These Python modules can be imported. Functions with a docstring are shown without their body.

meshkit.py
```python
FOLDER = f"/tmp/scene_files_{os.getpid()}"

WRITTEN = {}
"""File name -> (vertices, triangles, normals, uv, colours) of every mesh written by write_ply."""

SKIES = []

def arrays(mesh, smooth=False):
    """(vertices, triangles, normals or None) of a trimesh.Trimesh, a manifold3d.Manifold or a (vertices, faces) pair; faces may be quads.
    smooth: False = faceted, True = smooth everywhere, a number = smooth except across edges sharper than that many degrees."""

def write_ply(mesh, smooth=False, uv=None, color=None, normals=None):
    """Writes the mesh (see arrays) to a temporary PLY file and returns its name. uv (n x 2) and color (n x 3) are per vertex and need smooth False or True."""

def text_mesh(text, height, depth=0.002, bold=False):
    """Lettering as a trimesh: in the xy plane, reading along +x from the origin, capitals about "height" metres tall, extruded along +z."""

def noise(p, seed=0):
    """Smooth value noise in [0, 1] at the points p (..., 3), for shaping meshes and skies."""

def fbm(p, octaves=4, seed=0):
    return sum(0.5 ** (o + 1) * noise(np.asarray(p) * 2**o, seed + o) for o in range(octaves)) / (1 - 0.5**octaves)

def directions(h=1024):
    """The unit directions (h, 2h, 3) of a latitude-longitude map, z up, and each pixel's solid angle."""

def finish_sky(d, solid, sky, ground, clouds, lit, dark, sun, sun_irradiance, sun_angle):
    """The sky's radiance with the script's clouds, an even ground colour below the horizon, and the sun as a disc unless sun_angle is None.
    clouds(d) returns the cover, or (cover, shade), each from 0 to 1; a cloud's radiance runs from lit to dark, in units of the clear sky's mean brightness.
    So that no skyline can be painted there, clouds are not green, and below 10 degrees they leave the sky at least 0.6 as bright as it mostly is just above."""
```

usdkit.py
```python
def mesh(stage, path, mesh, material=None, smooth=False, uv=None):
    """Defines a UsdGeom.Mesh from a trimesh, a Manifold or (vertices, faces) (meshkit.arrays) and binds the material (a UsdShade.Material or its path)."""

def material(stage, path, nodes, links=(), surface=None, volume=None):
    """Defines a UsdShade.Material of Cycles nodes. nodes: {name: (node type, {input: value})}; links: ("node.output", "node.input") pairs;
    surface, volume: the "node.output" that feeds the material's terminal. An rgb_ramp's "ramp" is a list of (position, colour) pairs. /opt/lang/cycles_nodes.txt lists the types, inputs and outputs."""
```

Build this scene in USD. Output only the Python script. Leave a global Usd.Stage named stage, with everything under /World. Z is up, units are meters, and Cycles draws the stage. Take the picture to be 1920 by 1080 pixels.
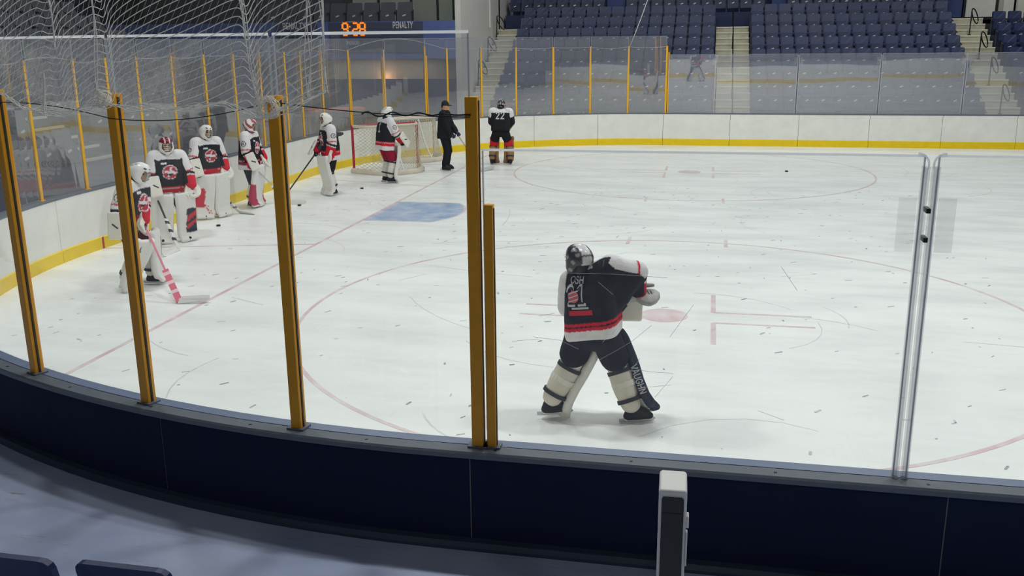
import math, random
import numpy as np, trimesh, manifold3d as m3
from shapely.geometry import Polygon, box as sbox, Point
import usdkit, meshkit
from pxr import Usd, UsdGeom, UsdLux, UsdShade, Gf, Sdf, Vt

stage = Usd.Stage.CreateInMemory()
UsdGeom.SetStageUpAxis(stage, 'Z'); UsdGeom.SetStageMetersPerUnit(stage, 1.0)
UsdGeom.Xform.Define(stage, '/World'); UsdGeom.Scope.Define(stage, '/World/Looks')
random.seed(7); rng = np.random.default_rng(7)

# ---------------------------------------------------------------- camera, light, exposure
YAW, PITCH, ROLL = -0.2059, -0.2577, -0.0100
CAM = np.array([6.555, -18.242, 3.376])
fwd = np.array([math.sin(YAW)*math.cos(PITCH), math.cos(YAW)*math.cos(PITCH), math.sin(PITCH)])
rgt = np.cross(fwd, [0, 0, 1]); rgt /= np.linalg.norm(rgt); upv = np.cross(rgt, fwd)
cr, sr = math.cos(ROLL), math.sin(ROLL)
rgt, upv = cr*rgt+sr*upv, -sr*rgt+cr*upv
cam = UsdGeom.Camera.Define(stage, '/World/camera')
mtx = Gf.Matrix4d(*rgt, 0, *upv, 0, *(-fwd), 0, *CAM, 1)
cam.AddTransformOp().Set(mtx)
cam.CreateHorizontalApertureAttr(36.0); cam.CreateVerticalApertureAttr(20.25)
cam.CreateFocalLengthAttr(36.0*1763.8/1920)
cam.CreateClippingRangeAttr((0.1, 500))
cam.CreateExposureAttr(0.0)

def rect_light(name, loc, w, h, power, col=(.975, 1.0, .965), rot=(0, 0, 0)):
    l = UsdLux.RectLight.Define(stage, '/World/'+name)
    l.AddTranslateOp().Set(Gf.Vec3d(*loc))
    if any(rot): l.AddRotateXYZOp().Set(Gf.Vec3f(*rot))
    l.CreateWidthAttr(w); l.CreateHeightAttr(h); l.CreateIntensityAttr(power); l.CreateColorAttr(Gf.Vec3f(*col))
LAMP = 102.0
for j, ly in enumerate((-8.6, 0.0, 8.6)):                     # three rows of lamps high over the ice
    for i, lx in enumerate((-1.5, 4.5, 10.5, 16.5)):
        rect_light('rink_lamp_%d_%d' % (j, i), (lx, ly, 10.6), 1.5, 0.5, LAMP*(1.3, .85, .85)[j])
for i, lx in enumerate((-8.0, 2.6, 9.0, 16.0)):                  # lamps over the far stand
    rect_light('stand_lamp_%d' % i, (lx, 15.8, 10.2), 1.2, 0.5, 50.0)
for i, lx in enumerate((0.0, 7.0, 14.0)):                     # lamps over the near stand, behind the camera
    rect_light('near_stand_lamp_%d' % i, (lx, -23.5, 9.5), 1.2, 0.5, 50.0)
rect_light('balcony_lamp', (-5.2, 15.05, 2.74), 4.0, 0.2, 6.0, (1, .93, .82))
wl = UsdLux.SphereLight.Define(stage, '/World/warm_lamp'); wl.AddTranslateOp().Set(Gf.Vec3d(-5.15, 15.35, 2.06)); wl.CreateRadiusAttr(.06); wl.CreateIntensityAttr(60); wl.CreateColorAttr(Gf.Vec3f(1, .5, .22))
dome = UsdLux.DomeLight.Define(stage, '/World/ambient_dome')
dome.CreateIntensityAttr(0.10); dome.CreateColorAttr(Gf.Vec3f(.9, .95, 1.0))

# ---------------------------------------------------------------- helpers
_names = {}
def num(parent, name):
    k = _names.get((parent, name), 0); _names[(parent, name)] = k+1
    return name if k == 0 else '%s_%03d' % (name, k)
def path_of(p): return '/World' if p is None else (p if isinstance(p, str) else str(p.GetPath()))
def mk(parent, name, mesh, mat, smooth=False, label=None, kind=None, col=None):
    pp = path_of(parent); path = pp+'/'+num(pp, name)
    if col is not None:
        v, f, n = meshkit.arrays(mesh, True)
        g = usdkit.mesh(stage, path, (v, f), mat, smooth=True)
        UsdGeom.PrimvarsAPI(g).CreatePrimvar('col', Sdf.ValueTypeNames.Color3fArray, 'vertex').Set(Vt.Vec3fArray.FromNumpy(np.asarray(col, np.float32)))
    else:
        g = usdkit.mesh(stage, path, mesh, mat, smooth=smooth)
    pr = g.GetPrim()
    if label: pr.SetCustomDataByKey('label', label)
    if kind: pr.SetCustomDataByKey('kind', kind)
    return pr
def thing(name, label=None, cat=None, group=None, kind=None, loc=None, rotz=None, parent=None):
    pp = path_of(parent)
    x = UsdGeom.Xform.Define(stage, pp+'/'+num(pp, name))
    if loc is not None: x.AddTranslateOp().Set(Gf.Vec3d(*map(float, loc)))
    if rotz is not None: x.AddRotateZOp().Set(float(rotz))
    return tag(x.GetPrim(), label, cat, group, kind)
def tag(p, label=None, cat=None, group=None, kind=None):
    for k, v in (('label', label), ('category', cat), ('group', group), ('kind', kind)):
        if v: p.SetCustomDataByKey(k, v)
    return p
def dup(root, loc, rotz, label, group=None):
    was = root.GetCustomData(); base = str(root.GetPath()).split('/')[-1]
    r = thing(base, label, was['category'], group or was.get('group'), None, loc, rotz)
    r.GetReferences().AddInternalReference(root.GetPath()); r.SetInstanceable(True)
    return r

def lin(c): return tuple(((x/255.0)/12.92 if x <= 10 else ((x/255.0+.055)/1.055)**2.4) for x in c)
L = '/World/Looks/'
def pmat(name, rgb, rough=.5, metal=0., spec=.5, var=0., scale=6., bump=0., **kw):
    c = lin(rgb); nodes = {'p': ('principled_bsdf', dict(base_color=c, roughness=rough, metallic=metal, specular_ior_level=spec, **kw))}; links = []
    if var:
        nodes['tc'] = ('texture_coordinate', {}); nodes['n'] = ('noise_texture', dict(scale=scale, detail=4.0, roughness=.6))
        nodes['r'] = ('rgb_ramp', {'ramp': [(.3, tuple(x*(1-var) for x in c)), (.7, tuple(min(1, x*(1+var)) for x in c))]})
        links += [('tc.object', 'n.vector'), ('n.fac', 'r.fac'), ('r.color', 'p.base_color')]
        if bump:
            nodes['b'] = ('bump', dict(strength=bump, distance=.01)); links += [('n.fac', 'b.height'), ('b.normal', 'p.normal')]
    return usdkit.material(stage, L+name, nodes, links, surface='p.BSDF')
def vcol(name, rough=.7, spec=.3, bump=0., **kw):
    nodes = {'a': ('attribute', dict(attribute='col')), 'p': ('principled_bsdf', dict(roughness=rough, specular_ior_level=spec, **kw))}; links = [('a.color', 'p.base_color')]
    if bump:
        nodes.update(tc=('texture_coordinate', {}), n=('noise_texture', dict(scale=14.0, detail=2.0)), b=('bump', dict(strength=bump, distance=.03)))
        links += [('tc.object', 'n.vector'), ('n.fac', 'b.height'), ('b.normal', 'p.normal')]
    return usdkit.material(stage, L+name, nodes, links, surface='p.BSDF')

# geometry
def bx(x0, x1, y0, y1, z0, z1):
    b = trimesh.creation.box([x1-x0, y1-y0, z1-z0]); b.apply_translation([(x0+x1)/2, (y0+y1)/2, (z0+z1)/2]); return b
def rbox(w, d, h, r=.01, seg=8):                               # rounded box, base at z=0 centred
    pts = []
    for sx in (-1, 1):
        for sy in (-1, 1):
            for sz in (0, 1):
                pts.append(m3.Manifold.sphere(r, seg).translate([sx*(w/2-r), sy*(d/2-r), r+sz*(h-2*r)]))
    return tm(m3.Manifold.batch_hull(pts))
def tm(m):
    k = m.to_mesh(); return trimesh.Trimesh(np.array(k.vert_properties[:, :3], float), np.array(k.tri_verts), process=False)
def cat(*ms): return trimesh.util.concatenate([m for m in ms if m is not None])
def tube(pts, r, sides=8):
    p = np.asarray(pts, float); t = np.gradient(p, axis=0); t /= np.linalg.norm(t, axis=1, keepdims=True)+1e-12
    ref = np.array([0, 0, 1.0]) if abs(t[:, 2]).mean() < .8 else np.array([1.0, 0, 0])
    a = np.cross(t, ref); a /= np.linalg.norm(a, axis=1, keepdims=True)+1e-12; b = np.cross(t, a)
    ang = np.arange(sides)*2*np.pi/sides; rr = np.broadcast_to(r, (len(p),))
    v = p[:, None]+rr[:, None, None]*(np.cos(ang)[None, :, None]*a[:, None]+np.sin(ang)[None, :, None]*b[:, None])
    v = v.reshape(-1, 3); f = []
    n = len(p)
    for i in range(n-1):
        for j in range(sides):
            k = (j+1) % sides
            f += [[i*sides+j, i*sides+k, (i+1)*sides+k], [i*sides+j, (i+1)*sides+k, (i+1)*sides+j]]
    v = np.vstack([v, p[0], p[-1]]); c0, c1 = len(v)-2, len(v)-1
    for j in range(sides):
        k = (j+1) % sides
        f += [[c0, k, j], [c1, (n-1)*sides+j, (n-1)*sides+k]]
    return trimesh.Trimesh(v, np.array(f), process=False)
def bar(a, b, w, d, up=(0, 0, 1)):                              # rectangular bar from a to b
    a, b = np.asarray(a, float), np.asarray(b, float); t = b-a; l = np.linalg.norm(t); t /= l
    s = np.cross(t, up)
    if np.linalg.norm(s) < 1e-3: s = np.cross(t, [1, 0, 0])
    s /= np.linalg.norm(s); u = np.cross(s, t)
    m = trimesh.creation.box([w, d, l]); M = np.eye(4); M[:3, 0], M[:3, 1], M[:3, 2] = s, u, t; M[:3, 3] = (a+b)/2
    m.apply_transform(M); return m
def curves(parent, name, lines, width, mat, kind=None, label=None):
    pp = path_of(parent); c = UsdGeom.BasisCurves.Define(stage, pp+'/'+num(pp, name))
    c.CreateTypeAttr('linear'); c.CreateWrapAttr('nonperiodic')
    c.CreateCurveVertexCountsAttr(Vt.IntArray.FromNumpy(np.array([len(l) for l in lines], np.int32)))
    P = np.vstack(lines).astype(np.float32)
    c.CreatePointsAttr(Vt.Vec3fArray.FromNumpy(P))
    c.CreateWidthsAttr(Vt.FloatArray.FromNumpy(np.full(len(P), width, np.float32))); c.SetWidthsInterpolation('vertex')
    UsdShade.MaterialBindingAPI.Apply(c.GetPrim()).Bind(mat)
    return tag(c.GetPrim(), label, None, None, kind)

# ---------------------------------------------------------------- materials
M = {}
M['white_board'] = pmat('white_board', (236, 236, 230), .45, var=.05, scale=3)
M['kick'] = pmat('yellow_kick', (240, 206, 4), .4, var=.05)
M['navy_board'] = pmat('navy_board', (22, 32, 62), .75, spec=.25, var=.12, scale=2)
M['rail_blue'] = pmat('rail_blue', (104, 118, 146), .4, var=.06)
M['rail_grey'] = pmat('rail_grey', (102, 110, 122), .5, var=.08)
M['moulding'] = pmat('moulding', (56, 66, 86), .35)
M['seam'] = pmat('seam_dark', (120, 118, 116), .6)
M['yellow_post'] = pmat('yellow_post', (230, 160, 18), .38, var=.06, scale=9)
M['yellow_far'] = pmat('yellow_post_bright', (238, 178, 40), .42, var=.05, scale=9)
M['tan_post'] = pmat('tan_post', (228, 186, 120), .5)
M['clear_post'] = pmat('clear_mullion', (222, 224, 234), .25, spec=.5, alpha=.26)
M['clear_plate'] = pmat('clear_plate', (222, 224, 228), .3, alpha=.16)
M['edge'] = usdkit.material(stage, L+'pane_edge', {'d': ('diffuse_bsdf', dict(color=(.85, .87, .9))), 't': ('translucent_bsdf', dict(color=(.95, .97, 1.0))), 'm': ('mix_closure', dict(fac=.72))}, [('d.BSDF', 'm.closure1'), ('t.BSDF', 'm.closure2')], surface='m.closure')
M['edge_side'] = pmat('pane_edge_side', (196, 202, 210), .3, alpha=.6)
M['seat'] = pmat('seat_navy', (25, 36, 74), .42, spec=.5, var=.06)
M['seat_grey'] = pmat('seat_grey', (88, 91, 102), .5, spec=.45, var=.06)
M['seat_back'] = pmat('seat_back_navy', (32, 47, 92), .4, spec=.5, var=.06)
M['seat_pan'] = pmat('seat_pan_navy', (15, 28, 78), .4, spec=.5)
M['seat_arm'] = pmat('seat_arm', (62, 70, 92), .5)
M['plate'] = pmat('number_plate', (235, 238, 240), .3)
M['seat_metal'] = pmat('seat_metal', (30, 34, 46), .5)
M['concrete'] = pmat('stair_concrete', (196, 192, 172), .8, var=.10, scale=5)
M['tier'] = pmat('tier_dark', (58, 62, 74), .8, var=.1, scale=4)
M['tier_end'] = pmat('tier_end', (70, 72, 80), .8, var=.1, scale=4)
M['handrail'] = pmat('handrail_black', (32, 30, 28), .4)
M['navy_wall'] = pmat('navy_wall', (44, 54, 92), .7, var=.05)
M['blue_wall'] = pmat('blue_wall', (66, 82, 136), .7)
M['fascia'] = pmat('fascia_blue', (100, 120, 186), .5, var=.05)
M['fascia_dark'] = pmat('scoreboard_dark', (80, 86, 114), .5)
M['grey_wall'] = pmat('grey_wall', (232, 230, 224), .8, var=.03)
M['beige_wall'] = pmat('beige_wall', (178, 170, 152), .8, var=.04)
M['white_wall'] = pmat('white_wall', (226, 222, 210), .8, var=.02)
M['white_paint'] = pmat('white_paint', (232, 232, 228), .5)
M['letters'] = pmat('letter_white', (235, 235, 238), .5)
M['dark_metal'] = pmat('dark_metal', (26, 27, 30), .45)
M['black_face'] = pmat('black_face', (42, 40, 40), .35, var=.15, scale=12)
M['cable_white'] = pmat('cable_white', (225, 225, 220), .6)
M['cable_black'] = pmat('cable_black', (30, 30, 32), .6)
M['net_white'] = pmat('net_white', (248, 245, 236), .8)
M['net_dark'] = pmat('net_dark', (70, 72, 76), .8)
M['goal_red'] = pmat('goal_red', (176, 36, 52), .4, var=.1)
M['goal_net'] = pmat('goal_net_cream', (206, 198, 178), .85)
M['goal_pad'] = pmat('goal_pad', (214, 206, 190), .8, var=.08)
M['orange_net'] = pmat('orange_pad', (214, 108, 66), .7, var=.15)
M['rust'] = pmat('rust_pipe', (150, 92, 80), .6)
M['puck'] = pmat('puck', (24, 24, 26), .6)
M['ceiling'] = pmat('ceiling_dark', (60, 62, 66), .9)
M['window'] = pmat('window_glass', (176, 184, 172), .25)
M['skin'] = pmat('skin', (206, 160, 132), .5, subsurface_weight=.1)
M['under'] = pmat('underlayer', (28, 28, 32), .8)
M['cloth'] = vcol('jersey_cloth', .8, .2, bump=.25)
M['kit'] = vcol('goalie_kit', .5, .4)
M['shell'] = vcol('mask_shell', .28, .5)
M['cage'] = pmat('cage_steel', (176, 176, 172), .3, metal=.7)
M['blade'] = pmat('skate_blade', (200, 204, 210), .25, metal=.9)
M['strap'] = pmat('strap_dark', (44, 46, 54), .7)
M['white_leather'] = pmat('white_leather', (226, 222, 212), .5, var=.06)
M['red_cloth'] = pmat('red_cloth', (196, 34, 52), .8)
M['black_cloth'] = pmat('black_cloth', (28, 29, 34), .85, var=.2, scale=8, bump=.3)
M['glove_grey'] = pmat('glove_grey', (168, 168, 164), .5, var=.25, scale=7)
M['lace'] = pmat('dark_lace', (40, 42, 46), .7)

def emit(name, rgb, s):
    return usdkit.material(stage, L+name, {'e': ('emission', dict(color=lin(rgb), strength=s))}, surface='e.emission')
M['digit'] = emit('led_orange', (255, 122, 20), 1.6)

def ice_mat():
    n = {'g': ('geometry', {}),
         'm1': ('mapping', dict(scale=(.35, 1.1, 1), rotation=(0, 0, .35))), 'n1': ('noise_texture', dict(scale=1.2, detail=5.0, roughness=.6)),
         'r1': ('rgb_ramp', {'ramp': [(.32, lin((238, 242, 240))), (.68, lin((247, 250, 248)))]}),
         'm2': ('mapping', dict(scale=(1, 1, 1))), 'v': ('voronoi_texture', dict(scale=2.6)), 'n2': ('noise_texture', dict(scale=11.0, detail=2.0)),
         'a': ('math', dict(math_type='multiply_add', value2=.10)), 't': ('map_range', dict(from_min=.072, from_max=.088, to_min=1.0, to_max=0.0, clamp=True)),
         'n3': ('noise_texture', dict(scale=.8)), 't3': ('map_range', dict(from_min=.5, from_max=.58, to_min=0.0, to_max=.75, clamp=True)),
         'mu': ('math', dict(math_type='multiply')), 'mx': ('mix_color', dict(b=lin((150, 152, 152)))),
         # fine skate scratches: stretched noise at two angles
         'm4': ('mapping', dict(scale=(1.2, 34, 1), rotation=(0, 0, .9))), 'n4': ('noise_texture', dict(scale=1.0, detail=3.0)),
         'm5': ('mapping', dict(scale=(30, 1.0, 1), rotation=(0, 0, .5))), 'n5': ('noise_texture', dict(scale=1.0, detail=3.0)),
         's': ('math', dict(math_type='add')), 'b': ('bump', dict(strength=.12, distance=.01)),
         'rr': ('map_range', dict(from_min=.3, from_max=.7, to_min=.22, to_max=.42)),
         'p': ('principled_bsdf', dict(specular_ior_level=.25, roughness=.3))}
    l = [('g.position', 'm1.vector'), ('m1.vector', 'n1.vector'), ('n1.fac', 'r1.fac'), ('g.position', 'v.vector'), ('g.position', 'n2.vector'),
         ('n2.fac', 'a.value1'), ('v.distance', 'a.value3'), ('a.value', 't.value'), ('g.position', 'n3.vector'), ('n3.fac', 't3.value'), ('t.result', 'mu.value1'), ('t3.result', 'mu.value2'),
         ('mu.value', 'mx.fac'), ('r1.color', 'mx.a'), ('mx.result', 'p.base_color'),
         ('g.position', 'm4.vector'), ('m4.vector', 'n4.vector'), ('g.position', 'm5.vector'), ('m5.vector', 'n5.vector'), ('n4.fac', 's.value1'), ('n5.fac', 's.value2'), ('s.value', 'b.height'), ('b.normal', 'p.normal'),
         ('n1.fac', 'rr.value'), ('rr.result', 'p.roughness')]
    return usdkit.material(stage, L+'ice', n, l, surface='p.BSDF')
M['ice'] = ice_mat()
def paint_mat(name, rgb, lo=.2, hi=.85):                       # paint under worn ice: the white frost covers part of it
    n = {'g': ('geometry', {}), 'n': ('noise_texture', dict(scale=2.2, detail=5.0, roughness=.65)),
         'r': ('map_range', dict(from_min=.35, from_max=.65, to_min=lo, to_max=hi, clamp=True)),
         'mx': ('mix_color', dict(a=lin(rgb), b=lin((238, 240, 239)))), 'p': ('principled_bsdf', dict(roughness=.3, specular_ior_level=.35))}
    return usdkit.material(stage, L+name, n, [('g.position', 'n.vector'), ('n.fac', 'r.value'), ('r.result', 'mx.fac'), ('mx.result', 'p.base_color')], surface='p.BSDF')
M['line_red'] = paint_mat('line_red', (206, 126, 138), .45, .9)
M['line_goal'] = paint_mat('line_goal', (208, 128, 140), .35, .85)
M['crease_blue'] = paint_mat('crease_blue', (140, 172, 214), .0, .5)
M['groove'] = paint_mat('groove_grey', (160, 163, 166), .6, 1.0)

M['nick'] = paint_mat('nick_grey', (120, 124, 126), .05, .75)
def glass_mat(name, haze, f0=.045, wav=.002, wscale=1.1, hcol=(.75, .78, .85)):
    # both faces of the slab reflect by Schlick's law; a faint haze stands for the scuffed plastic
    n = {'t': ('transparent_bsdf', dict(color=(.985, .988, .99))), 'gl': ('glossy_bsdf', dict(color=(1, 1, 1), roughness=.015)), 'lw': ('layer_weight', dict(blend=.5)),
         'pw': ('math', dict(math_type='power', value2=5.0)), 'f': ('math', dict(math_type='multiply_add', value2=1-f0, value3=f0)),
         'm': ('mix_closure', {}), 'd': ('diffuse_bsdf', dict(color=hcol)), 'm2': ('mix_closure', dict(fac=haze)),
         'g': ('geometry', {}), 'n': ('noise_texture', dict(scale=wscale, detail=1.0)), 'b': ('bump', dict(strength=1.0, distance=wav))}
    l = [('lw.facing', 'pw.value1'), ('pw.value', 'f.value1'), ('f.value', 'm.fac'), ('t.BSDF', 'm.closure1'), ('gl.BSDF', 'm.closure2'), ('m.closure', 'm2.closure1'), ('d.BSDF', 'm2.closure2'),
         ('g.position', 'n.vector'), ('n.fac', 'b.height'), ('b.normal', 'gl.normal')]
    return usdkit.material(stage, L+name, n, l, surface='m2.closure')
M['glass_near'] = glass_mat('glass_near', .004, .03, .004)
M['glass_end'] = glass_mat('glass_end', .262, .24, .010, .35, (.42, .43, .46))
M['glass_far'] = glass_mat('glass_far', .262, .28, .010, .35, (.48, .50, .58))
M['glass_clear'] = glass_mat('glass_clear', .0, .02, .0, .35)
def conc_mat():
    n = {'g': ('geometry', {}), 'n1': ('noise_texture', dict(scale=1.4, detail=5.0)), 'r1': ('rgb_ramp', {'ramp': [(.3, lin((158, 170, 206))), (.7, lin((188, 198, 226)))]}),
         'm2': ('mapping', dict(scale=(2.0, 16, 1), rotation=(0, 0, -.95))), 'n2': ('noise_texture', dict(scale=1.0, detail=6.0, roughness=.7)),
         'n3': ('noise_texture', dict(scale=1.6, detail=2.0)), 't': ('map_range', dict(from_min=.60, from_max=.66, to_min=0.0, to_max=1.0, clamp=True)), 't3': ('map_range', dict(from_min=.48, from_max=.62, to_min=0.0, to_max=1.0, clamp=True)),
         'mu': ('math', dict(math_type='multiply')), 'mx': ('mix_color', dict(b=lin((150, 146, 128)))), 'bm': ('bump', dict(strength=.3, distance=.01)),
         'p': ('principled_bsdf', dict(roughness=.55, specular_ior_level=.4))}
    l = [('g.position', 'n1.vector'), ('n1.fac', 'r1.fac'), ('g.position', 'm2.vector'), ('m2.vector', 'n2.vector'), ('g.position', 'n3.vector'), ('n2.fac', 't.value'), ('n3.fac', 't3.value'),
         ('t.result', 'mu.value1'), ('t3.result', 'mu.value2'), ('mu.value', 'mx.fac'), ('r1.color', 'mx.a'), ('mx.result', 'p.base_color'), ('n2.fac', 'bm.height'), ('bm.normal', 'p.normal')]
    return usdkit.material(stage, L+'concourse', n, l, surface='p.BSDF')
M['concourse'] = conc_mat()

# ---------------------------------------------------------------- rink outline
RC, CX, YN, YF = 8.6, 5.1, -4.48, 4.53                          # corner radius, corner centres
YNEAR, YFAR, XEND = YN-RC, YF+RC, CX-RC                        # -13.08, 13.13, -3.5
S_N = 12.0                                                     # near straight from x = CX+12
ARC = RC*math.pi/2; END = YF-YN; S_F = 17.0
def ring(s):                                                   # arc length from the far right end of the near side -> x, y, outward normal
    if s < S_N: return CX+S_N-s, YNEAR, 0.0, -1.0
    s -= S_N
    if s < ARC: a = -math.pi/2-s/RC; return CX+RC*math.cos(a), YN+RC*math.sin(a), math.cos(a), math.sin(a)
    s -= ARC
    if s < END: return XEND, YN+s, -1.0, 0.0
    s -= END
    if s < ARC: a = math.pi-s/RC; return CX+RC*math.cos(a), YF+RC*math.sin(a), math.cos(a), math.sin(a)
    s -= ARC
    return CX+s, YFAR, 0.0, 1.0
S_TOT = S_N+2*ARC+END+S_F
def rp(s, o=0., z=0.):
    x, y, nx, ny = ring(s); return np.array([x+nx*o, y+ny*o, z])
def sweep_mesh(s0, s1, prof, step=.3):
    n = max(2, int(math.ceil((s1-s0)/step))+1); ss = np.linspace(s0, s1, n); k = len(prof)
    v = np.array([rp(s, o, z) for s in ss for o, z in prof]); f = []
    for i in range(n-1):
        for j in range(k):
            a, b = i*k+j, i*k+(j+1) % k
            f += [[a, b+k, b], [a, a+k, b+k]]
    for j in range(1, k-1):
        f += [[0, j, j+1], [(n-1)*k, (n-1)*k+j+1, (n-1)*k+j]]
    m = trimesh.Trimesh(v, np.array(f), process=False)
    if m.volume < 0: m.invert()
    return m
def rect(o0, o1, z0, z1): return [(o0, z0), (o1, z0), (o1, z1), (o0, z1)]

BH = 1.03
# ---------------------------------------------------------------- the ice with its markings
ice = thing('ice_sheet', 'scuffed white ice sheet with faded red circles, goal line and a pale blue crease', 'ice', kind='structure')
outline = np.array([rp(s, .12)[:2] for s in np.linspace(0, S_TOT-.001, 260)])
poly = Polygon(list(map(tuple, outline))+[(CX+S_F+4, YFAR+.12), (CX+S_F+4, YNEAR-.12)])
im = trimesh.creation.extrude_polygon(poly.buffer(0), .06, engine='earcut'); im.apply_translation([0, 0, -.06])
mk(ice, 'ice', im, M['ice'])
def flat(pg, z=.002, t=.0015):
    m = trimesh.creation.extrude_polygon(pg, t, engine='earcut'); m.apply_translation([0, 0, z-t]); return m
def circ(c, r0, r1, n=128):
    return Point(c).buffer(r1, n//4).difference(Point(c).buffer(r0, n//4))
crease = Polygon([(0.03, -1.12), (1.37, -1.12)]+[(1.83*math.cos(a)*.96, 1.83*math.sin(a)) for a in np.linspace(-.62, .62, 14)]+[(1.37, 1.12), (.03, 1.12)]).convex_hull
mk(ice, 'crease', flat(crease, .0016), M['crease_blue'], label='pale blue goal crease')
mk(ice, 'crease_line', flat(crease.difference(crease.buffer(-.05)).intersection(sbox(.06, -2, 3, 2)), .0026), M['line_red'])
mk(ice, 'goal_line', flat(sbox(-.03, -11.9, .03, 11.9), .0024), M['line_goal'], label='red goal line across the ice')
for sg in (-1, 1):
    mk(ice, 'trapezoid_line', flat(Polygon([(0, sg*3.33), (0, sg*3.38), (-3.5, sg*4.28), (-3.5, sg*4.23)]).buffer(0), .0022), M['line_goal'])
SP = {(-1): (6.1, -6.71), 1: (6.1, 6.71)}
for sg in (-1, 1):
    c = SP[sg]
    mk(ice, 'face_off_circle', flat(circ(c, 4.545, 4.595), .0022), M['line_red'])
    mk(ice, 'face_off_spot', flat(Point(c).buffer(.30, 16), .0022), M['line_red'])
    for dx in (-1, 1):
        for dy in (-1, 1):
            x0, y0 = c[0]+dx*.61, c[1]+dy*.23
            mk(ice, 'hash_mark', flat(sbox(min(x0, x0+dx*1.2), y0-.025, max(x0, x0+dx*1.2), y0+.025), .0022), M['line_red'])
            mk(ice, 'hash_mark', flat(sbox(x0-.03, min(y0, y0+dy*.85), x0+.03, max(y0, y0+dy*.85)), .0024), M['line_red'])
    for dx in (-1, 1):
        for dy in (-1, 1):
            x0 = c[0]+dx*.82
            mk(ice, 'hash_mark', flat(sbox(x0-.03, c[1]+dy*4.5-.3, x0+.03, c[1]+dy*4.5+.3), .0026), M['line_red'])
def gouge(pts, w=.012):
    from shapely.geometry import LineString
    return flat(LineString(pts).buffer(w), .0020)
gs = []
for _ in range(70):                                            # long skate grooves in the ice
    x, y = rng.uniform(-1, 14), rng.uniform(-11, 11); a = rng.uniform(0, math.pi); k = rng.uniform(-.6, .6); l = rng.uniform(.4, 1.8); p = []
    for t in np.linspace(0, l, 6): p.append((x+t*math.cos(a+k*t), y+t*math.sin(a+k*t)))
    gs.append(gouge(p, rng.uniform(.004, .009)))
nk = []
for _ in range(420):                                           # short dark nicks
    x, y = rng.uniform(-2, 11), rng.uniform(-12, 4); a = rng.normal(.9, .5); l = rng.uniform(.01, .09)
    nk.append(gouge([(x, y), (x+l*math.cos(a), y+l*math.sin(a))], rng.uniform(.005, .014)))
mk(ice, 'ice_nick', cat(*nk), M['nick'], kind='stuff', label='small dark nicks and specks in the ice')
mk(ice, 'skate_marks', cat(*gs), M['groove'], kind='stuff', label='grey skate grooves and nicks in the ice')

# ---------------------------------------------------------------- boards
S_SPLIT = S_N+ARC*.62                                          # out of the picture on the left
nb = thing('dasher_boards', 'near boards with dark navy outside and blue-grey top rail along the picture bottom', 'rink boards')
CZ = .40                                                       # concourse floor level
S_A = -9.0                                                     # the near side goes on past the right border
edges = [S_A, -6.0, -3.0, 0.0, 1.75, 4.15, 6.55, 9.2-.0, 11.85, 14.0, 16.1, 18.2, S_SPLIT]
for a, b in zip(edges[:-1], edges[1:]):
    mk(nb, 'panel', sweep_mesh(a+.004, b-.004, rect(.16, .19, CZ-.02, BH-.04)), M['navy_board'])
for a in edges[1:-1]: mk(nb, 'panel_joint', sweep_mesh(a-.004, a+.004, rect(.17, .186, CZ, BH-.05)), M['seam'])
mk(nb, 'ice_facing', sweep_mesh(S_A, S_SPLIT, rect(0, .02, 0, BH-.03)), M['white_board'], label='white ice-side facing of the near boards')
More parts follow.
